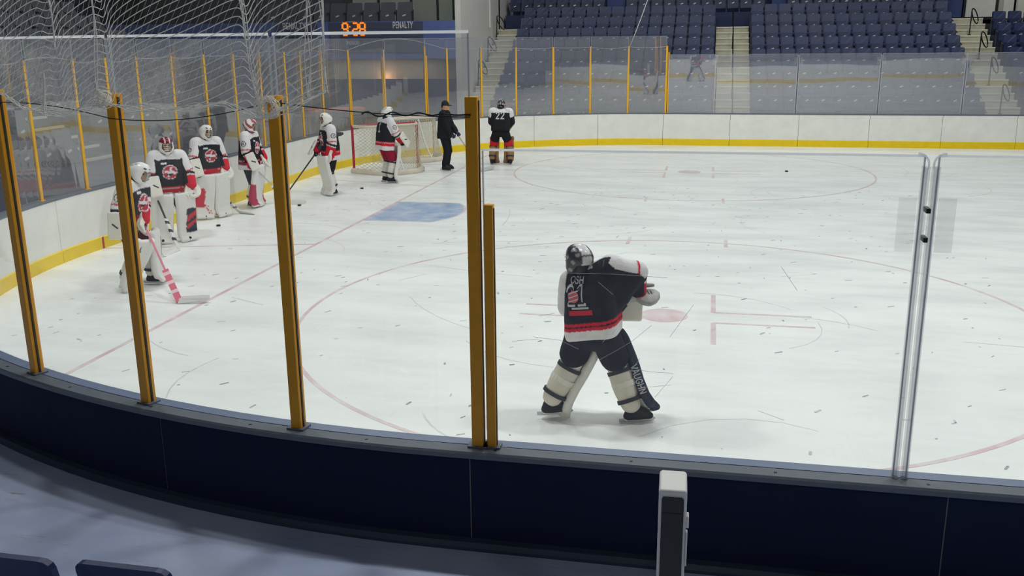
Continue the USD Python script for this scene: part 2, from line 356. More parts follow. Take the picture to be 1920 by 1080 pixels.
mk(nb, 'kick_plate', sweep_mesh(S_A, S_SPLIT, rect(-.012, 0, 0, .2)), M['kick'])
mk(nb, 'rail', sweep_mesh(S_A, S_SPLIT, [(-.005, BH-.035), (.098, BH-.035), (.098, BH), (.01, BH), (-.005, BH-.012)]), M['rail_blue'], label='blue-grey inner rail')
mk(nb, 'rail', sweep_mesh(S_A, S_SPLIT, [(.106, BH-.04), (.215, BH-.04), (.215, BH-.012), (.205, BH), (.106, BH)]), M['rail_grey'], label='grey outer rail')
mk(nb, 'base_moulding', sweep_mesh(S_A, S_SPLIT, [(.19, CZ-.02), (.245, CZ-.02), (.245, CZ+.02), (.23, CZ+.05), (.19, CZ+.06)]), M['moulding'])
sc = [sweep_mesh(s-.008, s+.008, rect(.150, .166, BH-.001, BH+.002)) for s in np.arange(.5, S_SPLIT, .8)]
mk(nb, 'rail_screw', cat(*sc), M['dark_metal'], kind='stuff')
fb = thing('dasher_boards', 'white boards with yellow kick plate around the end, far corner and far side', 'rink boards')
n = int(round((S_TOT-S_SPLIT)/2.1)); ed = np.linspace(S_SPLIT, S_TOT, n+1)
for a, b in zip(ed[:-1], ed[1:]):
    mk(fb, 'panel', sweep_mesh(a+.005, b-.005, rect(0, .03, .0, BH-.03)), M['white_board'])
    mk(fb, 'kick_plate', sweep_mesh(a+.005, b-.005, [(-.018, 0), (0, 0), (0, .21), (-.018, .195)]), M['kick'])
mk(fb, 'backing', sweep_mesh(S_SPLIT, S_TOT, rect(.035, .2, 0, BH-.04)), M['navy_board'])
mk(fb, 'rail', sweep_mesh(S_SPLIT, S_TOT, rect(-.005, .215, BH-.03, BH)), M['rail_grey'], label='grey top rail')
sred = min(np.arange(S_N+ARC, S_N+ARC+END, .01), key=lambda s: abs(ring(s)[1]+4.26))
mk(fb, 'kick_mark', sweep_mesh(sred-.025, sred+.025, rect(-.021, -.0185, .0, .2)), M['goal_red'], label='red line mark on the yellow kick plate')

# ---------------------------------------------------------------- glass posts and panes
GO = .102                                                      # glass line, outward from the ice side
def post_mesh(s, z0, z1, w, d, o=GO):
    x, y, nx, ny = ring(s); p = rp(s, o)
    pf = [(-w/2, -d/2), (w/2, -d/2), (w/2, d/2), (-w/2, d/2)]
    pg = Polygon(pf)
    if min(w, d) > .03: pg = pg.buffer(-.008).buffer(.008, 3)
    m = trimesh.creation.extrude_polygon(pg, z1-z0, engine='earcut')
    T = np.eye(4); T[:3, 0], T[:3, 1] = (-ny, nx, 0), (nx, ny, 0); T[:3, 3] = (p[0], p[1], z0); m.apply_transform(T); return m
def post(s, z1, w, d, label, mat, group, z0=BH, o=GO):
    t = thing('glass_post', label, 'post', group)
    mk(t, 'post', post_mesh(s, z0, z1, w, d, o), mat)
    for q in (-1, 1): mk(t, 'gasket', post_mesh(s+q*(w*.5+.002), z0, z1-.02, .004, .016, o), M['dark_metal'])
    mk(t, 'foot_plate', post_mesh(s, z0, z0+.012, w+.05, d+.03, o), M['rail_grey'] if mat is M['yellow_post'] else mat)
    return t
def pane(s0, s1, z1, label, mat, z0=BH, edge=.012, parent=None, o=GO, tilt=0.0):
    st = .25
    full = sweep_mesh(s0, s1, [(o-.006, z0), (o+.006, z0), (o+.006-tilt, z1-edge), (o-.006-tilt, z1-edge)], st)
    nn = np.array([ring(q)[2:] for q in np.linspace(s0, s1, 40)]).mean(0); back = (full.face_normals[:, :2]@nn) > .5
    if mat is M['glass_near']: t = mk(parent, 'glass_pane', full, mat, label=label)
    else:                                                      # scuffed ice-side face; the outer face closes the slab
        fr, bk_ = full.copy(), full.copy(); fr.update_faces(~back); bk_.update_faces(back)
        t = mk(parent, 'glass_pane', fr, mat, label=label); mk(t, 'outer_face', bk_, M['glass_clear'])
    o -= tilt
    lip = sweep_mesh(s0, s1, [(o-.006, z1-edge), (o+.007, z1-edge), (o+.007, z1), (o-.006, z1)], st); fn_ = lip.face_normals; ce = lip.triangles_center
    nn = np.array([ring(q)[2:] for q in np.linspace(s0, s1, 40)]).mean(0); keep = (fn_[:, 2] > .5) | ((np.abs(fn_[:, 2]) < .5) & (fn_[:, 0]*nn[0]+fn_[:, 1]*nn[1] > .5))
    lip.update_faces(keep); mk(t, 'top_edge', lip, M['edge'], label='bright polished top edge')
    for a, b in ((s0, s0+.008), (s1-.008, s1)):
        mk(t, 'side_edge', sweep_mesh(a, b, [(o+tilt-.0065, z0), (o+tilt+.0065, z0), (o+.0065, z1-edge), (o-.0065, z1-edge)], st), M['edge_side'])
    return t
gn = thing('rink_glass', 'clear tall and low glass panes standing on the near rail', 'rink glass')
ge = thing('rink_glass', 'tall clear panes between the yellow posts around the end boards and far corner', 'rink glass')
gf = thing('rink_glass', 'low clear panes between clear mullions along the far boards', 'rink glass')
def s_near(x, y):                                              # outline length nearest to a point
    ss = np.linspace(0, S_TOT-.01, 6000); P = np.array([rp(s, GO)[:2] for s in ss]); return ss[np.argmin(np.hypot(P[:, 0]-x, P[:, 1]-y))]
# near side: yellow posts, two beside one another, and a clear double mullion
sN = [s_near(5.29, -13.2), s_near(4.10, -13.15), s_near(2.93, -12.88), s_near(1.79, -12.47), s_near(.72, -11.9)]
ordn = ['first', 'second', 'third', 'fourth', 'fifth', 'sixth', 'seventh', 'eighth', 'ninth', 'tenth', 'eleventh', 'twelfth', 'thirteenth', 'fourteenth', 'fifteenth', 'sixteenth', 'seventeenth', 'eighteenth', 'nineteenth', 'twentieth', 'twenty-first', 'twenty-second', 'twenty-third', 'twenty-fourth', 'twenty-fifth']+['twenty-'+q for q in ('sixth', 'seventh', 'eighth', 'ninth')]+['thirtieth']+['thirty-'+q for q in ('first', 'second', 'third', 'fourth', 'fifth')]
lab = ['tall yellow post with square top on the near rail, beside the short one', 'thick yellow post on the near rail, where the white netting ends', 'thick yellow post on the near rail in front of the leftmost player', 'yellow post leftmost on the near rail']
for k in range(4):
    post(sN[k], 3.08, .070, .075, lab[k], M['yellow_post'], 'yellow posts on the near rail')
post(sN[0]-.085, 2.49, .052, .06, 'short yellow post standing right beside the tall near post', M['yellow_post'], 'yellow posts on the near rail')
ZT = 3.43
nl = ['tall near glass pane between the right pair of thick yellow posts', 'tall near glass pane between the two middle thick yellow posts', 'tall near glass pane left of the post in front of the leftmost player', 'tall near glass pane at the left picture border']
for k in range(4):
    pane(sN[k]+.012, sN[k+1]-.012, ZT, nl[k], M['glass_near'], edge=.016, parent=gn)
# right of the posts: lower panes held by a clear mullion
sM = s_near(7.66, -13.2)
pane(sM+.03, sN[0]-.05, 2.80, 'lower near glass pane between short yellow post and clear mullion', M['glass_near'], parent=gn)
pane(sM-2.37, sM-.03, 2.80, 'lower near glass pane right of the clear mullion', M['glass_near'], parent=gn)
t = thing('glass_mullion', 'clear plastic double mullion with two square clamp plates on the near rail', 'post')
for sg in (-1, 1):
    mk(t, 'profile', post_mesh(sM+sg*.024, BH, 2.74, .036, .05), M['clear_post'])
    mk(t, 'ridge', post_mesh(sM+sg*.024, BH, 2.735, .006, .066), M['clear_post'])
    mk(t, 'clamp_plate', post_mesh(sM+sg*.095, 2.30, 2.58, .085, .012), M['clear_plate'], label='square clear clamp plate')
    arc = [rp(sM+sg*.012, GO, 2.72)]+[rp(sM+sg*(.012+.055*(1-math.cos(a))), GO, 2.75+.055*math.sin(a)) for a in np.linspace(0, 1.57, 8)]
    mk(t, 'pane_corner', tube(arc, .006, 6), M['edge'])
mk(t, 'bolt', cat(*[post_mesh(sM, z-.012, z+.012, .02, .085) for z in (2.37, 2.52)]), M['dark_metal'])


# end and far side: bright yellow posts every 1.2 m, counted from the left picture border to the right
sF = [23.60, 24.43, 25.64, 26.52, 27.42, 28.56, 29.79, 31.03, 32.26, 33.59, 34.49, 35.65, 36.93, 38.42, 39.99, 40.80, 42.00, 43.19, 44.43, 45.64, 46.86, 48.07]
double = {12, 14, 21}
for k, s in enumerate(sF):
    d = 'slim yellow glass post on the far boards, %s from the left border' % ordn[k]
    if k == 13: d = 'pale tan glass post behind the far goal, standing between two pairs of yellow posts'
    p = post(s, 3.15 if k != 14 else 3.22, .062, .06, d, M['tan_post'] if k == 13 else M['yellow_far'], 'yellow posts on the end and far boards')
    if k in double or k == 13:
        mk(p, 'side_post', post_mesh(s+(.065 if k not in (13,) else -.065), BH, 2.95, .04, .05), M['yellow_far'], label='shorter yellow post fixed beside it')
for k in range(len(sF)-1):
    pane(sF[k]+.012, sF[k+1]-.012, 3.46, 'tall clear pane between the %s and %s yellow far posts' % (ordn[k], ordn[k+1]), M['glass_end'], edge=.010, parent=ge, tilt=.028+.012*math.sin(k*2.1))
# far side: lower panes on clear mullions
xm = [6.72, 9.22, 11.68, 14.12, 16.56]
so = lambda x: S_N+2*ARC+END+(x-CX)
mlab = ['clear mullion with clamp plates on the far boards, in front of the middle stairs', 'clear far mullion with clamp plates before the middle seat block, left one', 'clear far mullion with clamp plates before the middle seat block, right one', 'clear mullion with clamp plates on the far boards, beside the right stairs', 'clear mullion on the far boards outside the right picture border']
for k, x in enumerate(xm[:4]):
    t = thing('glass_mullion', mlab[k], 'post')
    for sg in (-1, 1):
        mk(t, 'profile', post_mesh(so(x)+sg*.024, BH, 2.84, .036, .05), M['clear_post'])
        mk(t, 'clamp_plate', post_mesh(so(x)+sg*.095, 2.55, 2.76, .08, .012), M['clear_plate'])
xx = [sF[-1]+.05]+[so(x) for x in xm]+[so(19.0)]
pl = ['low far pane between last yellow post and the middle stairs', 'low far pane right beside the middle stairs', 'low far pane in the middle of the middle seat block', 'low far pane before the right end of the middle seat block', 'low far pane before the right stairs', 'low far pane at the right picture border']
for k in range(len(xx)-1):
    if k < 5: pane(xx[k]+.02, xx[k+1]-.02, 2.88, pl[k], M['glass_far'], edge=.010, parent=gf, tilt=.032+.012*math.sin(k*2.6+1))

# cables along the post tops and the black cord between the near posts
def sag(a, b, d, n=14):
    a, b = np.asarray(a, float), np.asarray(b, float); t = np.linspace(0, 1, n)[:, None]
    p = a+(b-a)*t; p[:, 2] -= 4*d*(t*(1-t))[:, 0]; return p
line = []; skip = {12: 15}
hang = [.03, -.05, .05, .06, .02, .04, .02, .05, -.04, .06, -.05, -.05, -.45, -.4, .03, .0, .03, .04, .02, .05, .03]
for k in range(len(sF)-1):
    if k in (13, 14): continue
    if k == 12:                                                # one long arch over two posts, held up in the middle
        for a, b, h in ((36.93, 39.0, (3.13, 3.44)), (39.0, 40.80, (3.44, 3.13))):
            line.append(np.array([rp(a+(b-a)*q, GO+.05, h[0]+(h[1]-h[0])*(math.sin(q*1.5708) if h[1] > h[0] else 1-math.cos(q*1.5708))) for q in np.linspace(0, 1, 12)]))
        continue
    line.append(sag(rp(sF[k], GO+.05, 3.13), rp(sF[k+1], GO+.05, 3.13), hang[k]))
tag(mk(None, 'cable', tube(np.vstack(line), .0085, 5), M['cable_white']), 'thin white cable strung loosely along the tops of the far yellow posts', 'cable')
line = [sag(rp(sN[4], GO+.05, 2.98), rp(sN[3], GO+.05, 3.0), .02), sag(rp(sN[3], GO+.05, 3.0), rp(sN[2], GO+.05, 2.93), -.03), sag(rp(sN[2], GO+.05, 2.93), rp(sN[1], GO+.05, 3.05), .05), sag(rp(sN[1], GO+.05, 3.05), rp(sN[0], GO+.05, 2.975), .02)]
c = thing('cable', 'black cord strung between the thick near posts', 'cable')
mk(c, 'cord', tube(np.vstack(line), .003, 6), M['cable_black'])
tw = []
for q in np.linspace(0, 1, 30):
    b = rp(sN[0]+.62*(1-q), GO+.05, 2.985+.004*math.sin(q*3)); tw.append(b+np.array([0, .012*math.cos(q*26), .016*math.sin(q*26)*(1-q)]))
mk(c, 'twisted_end', tube(tw, .0045, 6), M['cable_black'])
tag(mk(None, 'cable', tube(sag((3.95, 13.25, 3.15), (5.1, 13.4, 6.6), .15, 24), .012, 6), M['cable_white']), 'white guy rope rising from the far post top past the upper border', 'rope')

# ---------------------------------------------------------------- walls, floors, roof
tag(mk(None, 'concourse_floor', cat(bx(-4.5, 23.5, -30, YNEAR-.15, CZ-.1, CZ)), M['concourse']), 'worn blue-grey painted concrete walkway outside the near boards', 'floor', None, 'structure')
fl = sweep_mesh(S_N, S_N+ARC, rect(.2, 5.0, CZ-.1, CZ-.0005), .3)
mk(None, 'concourse_floor', fl, M['concourse'], kind='structure')
mk(None, 'floor', bx(-20, 24, -13.0, 24, -.16, -.08), M['tier'], kind='structure')
mk(None, 'ceiling', bx(-20, 24, -30, 24, 11.0, 11.2), M['ceiling'], kind='structure')
wf = thing('wall_far', None, None, None, 'structure')
mk(wf, 'wall', bx(-1.95, 24, 23.3, 23.5, 0, 11), M['navy_wall'])
for k, (a, b) in enumerate(((2.26, 3.0), (8.79, 9.32), (15.3, 15.85))):
    mk(wf, 'pier', bx(a, b, 22.0, 23.3, 4.0, 11), M['blue_wall'], label='lighter blue wall pier')
mk(wf, 'deck_wall', bx(-1.85, 14.95, 21.25, 21.4, .3, 4.36), M['navy_wall'], label='navy wall under the top seat row')
mk(None, 'wall_left', bx(-19.8, -19.6, -30, 24, 0, 11), M['navy_wall'], kind='structure')
mk(None, 'wall_right', bx(23.6, 23.8, -30, 24, 0, 11), M['navy_wall'], kind='structure')
mk(None, 'wall_near', bx(-20, 24, -30.2, -30, 0, 11), M['navy_wall'], kind='structure')
wg = thing('wall_stair', 'tall pale grey side wall beside the left stairs', 'wall', None, 'structure')
mk(wg, 'wall', bx(-2.15, -1.95, 14.3, 23.3, 0, 11), M['grey_wall'])
mk(wg, 'conduit', tube([(-1.91, 18.6, 3.85), (-1.91, 18.6, 8)], .035, 8), M['white_paint'], label='white vertical conduit')
# door, frame and white wall at the top right
d = thing('door_1', 'pale door in grey frame at the head of the right stairs', 'door', None, 'structure')
mk(d, 'leaf', bx(15.95, 17.0, 21.9, 21.96, 4.05, 6.2), M['grey_wall'])
mk(d, 'frame', cat(bx(17.0, 17.08, 21.86, 22.0, 4.05, 6.3), bx(15.87, 15.95, 21.86, 22.0, 4.05, 6.3), bx(15.87, 17.08, 21.86, 22.0, 6.2, 6.3)), M['dark_metal'])
mk(d, 'handle', rbox(.12, .05, .03).apply_translation([16.1, 21.87, 5.05]), M['dark_metal'])
mk(d, 'threshold', bx(15.3, 17.1, 21.3, 22.0, 3.95, 4.05), M['dark_metal'])
mk(None, 'wall_door', cat(bx(17.1, 17.45, 21.2, 22.0, 3.6, 11)), M['grey_wall'], kind='structure')
mk(None, 'wall_white', bx(17.45, 24, 20.75, 20.95, 3.0, 11), M['white_wall'], kind='structure')

mk(None, 'wall_corner', bx(-19.7, -1.95, 20.4, 20.6, 0, 11), M['tier_end'], kind='structure')
# balcony at the left: fascia with penalty board and clock
bal = thing('balcony', 'blue balcony front over the left corner with a pale wall under it', 'balcony', None, 'structure')
mk(bal, 'fascia', bx(-16.5, -2.16, 14.3, 14.5, 2.78, 4.06), M['fascia'])
mk(bal, 'deck', bx(-16.5, -2.16, 14.5, 20.5, 2.8, 3.0), M['tier'])
mk(bal, 'recess_wall', bx(-8.6, -2.16, 15.6, 15.75, 0, 2.8), M['beige_wall'], label='pale beige wall under the balcony')
mk(bal, 'low_wall', bx(-8.0, -2.16, 14.42, 14.5, 0, 2.08), M['navy_wall'], label='low navy wall under the balcony')
mk(bal, 'pillar', bx(-8.9, -8.3, 14.5, 15.6, 0, 2.8), M['tier'])
w = thing('window_1', 'pale window wall with thin dark mullions behind the balcony seats', 'window', None, 'structure')
mk(w, 'pane', bx(-6.6, -2.5, 16.3, 16.34, 3.0, 7.5), M['window'])
for x in (-5.6, -4.35, -3.35, -2.75):
    mk(w, 'mullion', bx(x, x+.07, 16.22, 16.3, 4.0, 7.5), M['dark_metal'])
mk(w, 'jamb', bx(-2.5, -2.16, 15.9, 16.34, 3.0, 7.5), M['white_paint'], label='white window jamb')
mk(None, 'wall_balcony', bx(-16.5, -6.6, 18.3, 18.5, 3.0, 11), M['tier_end'], kind='structure')
sb = thing('scoreboard', 'dark scoreboard strip reading PENALTY and 9:28 on the balcony front', 'scoreboard')
mk(sb, 'housing', cat(bx(-8.75, -7.2, 14.255, 14.3, 3.1, 4.03), bx(-6.75, -3.3, 14.255, 14.3, 3.0, 4.03)), M['fascia_dark'])
def sign(parent, txt, x0, x1, zc, h, name='lettering', mat=None, y=14.25):
    m = meshkit.text_mesh(txt, h, .008, bold=True); b = m.bounds
    m.apply_translation([-b[0, 0], 0, 0]); m.apply_scale([(x1-x0)/(b[1, 0]-b[0, 0]), 1, 1])
    m.apply_transform(trimesh.transformations.rotation_matrix(math.pi/2, [1, 0, 0])); b = m.bounds
    m.apply_translation([x0, y-b[1, 1], zc-(b[0, 2]+b[1, 2])/2]); return mk(parent, name, m, mat or M['letters'])
sign(sb, 'PENALTY', -8.50, -7.62, 3.93, .215); sign(sb, 'PENALTY', -4.38, -3.65, 3.92, .215)
sign(sb, 'PERIOD', -6.10, -5.65, 3.33, .11)
mk(sb, 'label_strip', bx(-6.13, -5.75, 14.245, 14.255, 4.04, 4.06), M['letters'])
SEG = {'9': 'abcdfg', '2': 'abged', '8': 'abcdefg'}
def digit(ch, x0, z0, w, h):
    r = .032; k = .018; ms = []
    P = {'a': ((x0+k, z0+h), (x0+w-k, z0+h)), 'g': ((x0+k, z0+h/2), (x0+w-k, z0+h/2)), 'd': ((x0+k, z0), (x0+w-k, z0)), 'f': ((x0, z0+h-k), (x0, z0+h/2+k)), 'b': ((x0+w, z0+h-k), (x0+w, z0+h/2+k)), 'e': ((x0, z0+k), (x0, z0+h/2-k)), 'c': ((x0+w, z0+k), (x0+w, z0+h/2-k))}
    for s in SEG[ch]:
        (a, b), (c, d_) = P[s]; ms.append(bar((a, 14.243, b), (c, 14.243, d_), .06, .02, up=(0, 1, 0)))
    return cat(*ms)
for ch, x0 in (('9', -6.24), ('2', -5.86), ('8', -5.60)):
    mk(sb, 'digit', digit(ch, x0, 3.60, .19, .40), M['digit'], label='lit orange %s' % ch)
mk(sb, 'colon', cat(bx(-5.985, -5.945, 14.235, 14.25, 3.86, 3.91), bx(-5.985, -5.945, 14.235, 14.25, 3.66, 3.71)), M['digit'])

# ---------------------------------------------------------------- seating: far stand
R0, DY, DZ, Y0 = .55, .8, .405, 13.55                           # first floor level, row depth, rise, front of row 0
st = thing('seating_tier', 'dark stepped floor of the far stand under the blue seats', 'tier', None, 'structure')
for k in range(9):
    for a, b in ((-.9, 6.65), (7.9, 15.0), (16.2, 22)):
        mk(st, 'step', bx(a, b, Y0+DY*k, Y0+DY*(k+1)+.3 if k < 8 else 21.25, .2, R0+DZ*k), M['tier'])
mk(st, 'top_deck', bx(-1.85, 15.0, 21.4, 23.3, .3, 4.30), M['tier'])
def stairs(x0, x1, label, n=17):
    t = thing('aisle_stairs', label, 'stairs')
    for k in range(n):
        y = Y0+DY*.5*k-.1; z = R0+DZ*.5*(k)-.0
        mk(t, 'step', bx(x0, x1, y, y+DY*.5+.25, max(.1, z-.5), z-.02), M['concrete'])
        mk(t, 'nosing', bx(x0, x1, y-.02, y+.05, z-.05, z), M['nosing'])
    return t
M['nosing'] = pmat('stair_nosing', (226, 222, 204), .7, var=.08)
stairs(-1.85, -.92, 'cream concrete stairs of the far stand, left flight along the grey wall')
stairs(6.67, 7.88, 'cream concrete stairs of the far stand, middle flight between the seat blocks')
stairs(15.02, 16.2, 'cream concrete stairs of the far stand, right flight below the door', 18)

def seat_proto(name, label, cat_, group, mat, loc, rotz, k=1.0):
    t = thing(name, label, cat_, group, None, loc, rotz)
    def mk(par, nm, m, mt):
        m.apply_scale([k, 1, k**.5]); return globals()['mk'](par, nm, m, mt)
    # local frame: seat faces -y, base at z=0, width along x
    def panel(w, h, th, curve, y0, z0, lean):
        nx, nz = 7, 5; pts = []
        pg = Polygon([(-w/2, 0), (w/2, 0), (w/2, h), (-w/2, h)]).buffer(-.05).buffer(.05, 3)
        m = trimesh.creation.extrude_polygon(pg, th, engine='earcut')
        v = m.vertices.copy(); o = np.empty_like(v)
        o[:, 0] = v[:, 0]; o[:, 2] = z0+v[:, 1]; o[:, 1] = y0+v[:, 2]+lean*v[:, 1]-curve*(v[:, 0]/(w/2))**2
        m.vertices = o; m.invert(); return m
    mk(t, 'backrest', panel(.445, .40, .035, .02, .30, .42, .22), M['seat_back'] if mat is M['seat'] else mat)
    mk(t, 'seat_pan', panel(.43, .36, .05, .015, .185, .20, .16), M['seat_pan'] if mat is M['seat'] else mat)
    s1 = []
    for sx in (-1, 1):
        mk(t, 'standard', cat(bar((sx*.236, .31, 0), (sx*.236, .33, .58), .022, .05), bar((sx*.236, .10, .50), (sx*.236, .36, .56), .024, .03), bar((sx*.236, .22, .01), (sx*.236, .40, .01), .024, .02)), M['seat_arm'] if mat is M['seat'] else M['seat_metal'])
    pl_ = cat(bx(-.05, .05, .160, .178, .393, .432)); pl_.apply_transform(trimesh.transformations.rotation_matrix(-.35, [0, 1, 0], [0, .17, .41]))
    pl_.apply_translation([0, .035, 0])
    mk(t, 'number_plate', pl_, M['plate'])
    return t
ORD = ['front', 'second', 'third', 'fourth', 'fifth', 'sixth', 'seventh', 'eighth', 'ninth']
proto = None
def seat_at(x, y, z, label, group, rotz=0.):
    global proto
    if proto is None:
        proto = seat_proto('stadium_seat', label, 'seat', group, M['seat'], (x, y, z), rotz)
    else: dup(proto, (x, y, z), rotz, label, group)
for k in range(9):
    for blk, x0, nS, pit in (('left', -.63, 15, .5015), ('middle', 8.17, 14, .504), ('right', 16.52, 4 if k > 1 else 4, .52)):
        for i in range(nS):
            if blk == 'right' and k in (0, 1): xo = x0+.12
            else: xo = x0
            if blk == 'right' and k == 8: continue
            g = 'folding seats in the %s block of the far stand' % blk
            seat_at(xo+pit*i, Y0+DY*k-.02, R0+DZ*k, 'navy folded seat, %s block of far stand, %s row, %s from the left' % (blk, ORD[k], ordn[i]), g)
tops = [-1.54+.5*i for i in range(8)]+[3.29+.5*i for i in range(11)]+[9.59+.497*i for i in range(12)]
for i, x in enumerate(tops):
    seat_at(x, 21.5, 4.31, 'navy seat in the topmost far row, %s from the left' % ordn[i], 'folding seats in the topmost row of the far stand')
# balcony seats and the end stand's grey seats
gp = None
def gseat(x, y, z, rz, label, group):
    global gp
    if gp is None: gp = seat_proto('balcony_seat', label, 'seat', group, M['seat_grey'], (x, y, z), rz, 1.24)
    else: dup(gp, (x, y, z), rz, label, group)
for i in range(9):
    gseat(-4.14-.625*i, 14.62, 3.80, 0, 'dark grey seat on the balcony above the scoreboard, %s from the right' % ordn[i], 'grey seats on the balcony front row')
mk(bal, 'seat_plinth', bx(-16.5, -2.5, 14.5, 15.4, 3.0, 3.72), M['tier'])
et = thing('seating_tier', 'dark stepped floor of the end stand behind the left glass', 'tier', None, 'structure')
EX0 = -5.6
for k in range(9):
    mk(et, 'step', bx(EX0-.8*(k+1)-.3, EX0-.8*k, -9.0, 7.4, .0, .85+.40*k), M['tier_end'])
mk(et, 'front_wall', bx(EX0, EX0+.1, -9, 7.4, 0, 1.1), M['navy_wall'])
for k in range(9):
    ya, yb = -5.2+1.15*k*.9, min(7.2, 2.5+1.6*k)
    nS = int((yb-ya)/.62)
    for i in range(nS):
        y = yb-.3-.62*i
        if -1.4 < y < .4: continue                             # aisle
        gseat(EX0-.8*k-.15, y, .85+.40*k, 90, 'dark grey end stand seat behind left glass, %s row, %s from its far end' % (ORD[k], ordn[i]), 'grey seats on the end stand')
es = thing('aisle_stairs', 'stairs with pale nosings in the end stand behind the left glass', 'stairs')
for k in range(18):
    z = .85+.2*k; x = EX0-.4*k
    mk(es, 'step', bx(x-.45, x+.02, -1.05, .05, z-.25, z+.02), M['tier_end']); mk(es, 'nosing', bx(x-.05, x+.03, -1.05, .05, z-.02, z+.03), M['nosing'])
vo = thing('vomitory_wall', 'sloping navy wall with white top trim behind the end glass', 'wall', None, 'structure')
pv = Polygon([(7.9, 0), (7.9, 2.7), (10.6, 2.25), (11.75, 1.98), (13.2, 1.25), (14.2, .5), (14.2, 0)])
mv = trimesh.creation.extrude_polygon(pv, .15, engine='earcut'); v = mv.vertices.copy(); mv.vertices = np.c_[-7.2+v[:, 2]-.15, v[:, 0], v[:, 1]]
mk(vo, 'wall', mv, M['navy_wall'])
mk(vo, 'top_trim', bar((-7.27, 11.5, 2.10), (-7.27, 12.8, 1.51), .2, .05), M['white_paint'], label='white top trim')
# handrails on the far stairs: a post with a loop, two steps apart
def handrail(x, y, z, label, w=.30):
    t = thing('handrail', label, 'handrail')
    mk(t, 'post', tube([(x, y, z), (x+.02, y+.05, z+.9)], .022, 8), M['handrail'])
    a = np.linspace(0, 2*math.pi, 22)
    lp = [(x+.02+.14+.14*-math.cos(q)*(1 if True else 1), y+.05+.45*(math.sin(q/2)**2)*.4, z+.66+.26*math.sin(q+.8)) for q in a]
    mk(t, 'loop', tube(lp, .02, 8), M['handrail'])
    mk(t, 'foot', tube([(x, y, z), (x, y, z+.03)], .06, 10), M['handrail'])
for k, n_ in ((2, 'lowest'), (4, 'second'), (6, 'third'), (8, 'topmost')):
    handrail(15.55, Y0+DY*(k-1)+.1, R0+DZ*(k-1)-.0, 'black looped handrail post on the right stairs, %s one' % n_)
for k, n_ in ((4, 'lowest'), (6, 'middle'), (8, 'topmost')):
    handrail(-1.80, Y0+DY*(k-1)+.1, R0+DZ*(k-1), 'black looped handrail on the grey wall of the left stairs, %s one' % n_)
t = thing('handrail', 'straight dark handrail running down the middle of the middle stairs', 'handrail')
hp = [(7.28, Y0+DY*k, R0+DZ*k+.55) for k in (0, 8.2)]
mk(t, 'rail', tube(hp, .022, 8), M['handrail'])
for k in (0.1, 2, 4, 6, 8):
    mk(t, 'post', tube([(7.28, Y0+DY*k+.02, R0+DZ*k-.05), (7.28, Y0+DY*k+.02, R0+DZ*k+.56)], .025, 8), M['handrail'])

# ---------------------------------------------------------------- nets
def u_of(deg): return S_N+math.radians(-90-deg)*RC               # outline length at an angle of the near corner
U0, U1 = S_N+.62, S_N+5.2                                       # right edge of the hanging net, and beyond the left border
NO = .165                                                       # hangs just outside the glass
gat = [(sN[1]+.02, 3.03), (sN[2]+.02, 3.0), (sN[3]+.01, 3.05)]
xs_b = np.array([U0, sN[1]-.08, sN[1]+.03, sN[1]+.28, sN[1]+.6, sN[2]-.22, sN[2]+.02, sN[2]+.35, sN[2]+.75, sN[2]+.95, sN[3], U1])
zs_b = np.array([3.10, 2.985, 2.95, 3.03, 2.985, 2.99, 3.02, 2.93, 2.97, 3.05, 3.06, 3.05])
bottom = lambda u: np.interp(u, xs_b, zs_b)
def net_pt(u, z):
    pull = sum(np.exp(-np.abs(u-g)/.045) for g in (sN[1]+.09, sN[2]-.05, sN[2]+.42, sN[3]-.02))
    low = np.exp(-np.clip(z-2.95, 0, 9)/.22)
    zz = z-.10*pull+.008*np.sin(u*5.3+z*3)+low*.05*np.sin(u*4.1+.6)
    return zz, NO+.02*np.sin(u*6.0)+.01*np.sin(z*9+u*3)
def cords(slope, gap, width, mat, name, parent, lab=None):
    lines = []; us = np.linspace(U0, U1, 90)
    for z0 in np.arange(2.0-abs(slope)*5.5, 4.9+abs(slope)*5.5, gap):
        zz = z0+(-slope)*(us-U0)                               # u grows to the left
        z2, oo = net_pt(us, zz); ok = (z2 > bottom(us)) & (z2 < 4.6)
        run = []
        for i in range(len(us)):
            if ok[i]: run.append(rp(us[i], oo[i], z2[i]))
            elif len(run) > 1: lines.append(np.array(run)); run = []
            else: run = []
        if len(run) > 1: lines.append(np.array(run))
    return curves(parent, name, lines, width, mat, 'stuff', lab)
nt = thing('protective_net', 'white knotted protective netting hanging gathered over the near posts at upper left', 'netting')
cords(.40, .045, .0050, M['net_white'], 'rising_cord', nt)
cords(1.7, .075, .0012, M['net_white'], 'cross_cord', nt)
def gather(u0, u1, z0, z1, k, r, seed):
    q = np.random.default_rng(seed); out = []
    for i in range(k):
        ph = q.uniform(0, 6.3); zz = np.linspace(z0, z1, 24)
        uu = u0+(u1-u0)*np.linspace(0, 1, 24)+q.uniform(-.012, .012)+.012*np.sin(zz*9+ph)
        out.append(np.array([rp(u, NO+.03, z) for u, z in zip(uu, zz)]))
    return out
ga = []
for u0, u1, z0, k in ((U0+.10, U0, 3.08, 3), (sN[1]+.05, sN[1]+.22, 2.98, 4), (sN[2]+.02, sN[2]-.08, 3.02, 3), (sN[2]+.36, sN[2]+.36, 3.36, 3), (sN[2]+.52, sN[2]+.50, 2.93, 3), (sN[3]+.02, sN[3]-.02, 3.06, 6)):
    ga += gather(u0, u1, z0, 4.6 if (u0, z0) != (sN[2]+.52, 2.93) else 3.2, k, .004, int(u0*100))
curves(nt, 'gathered_strand', ga, .0055, M['net_white'], 'stuff')
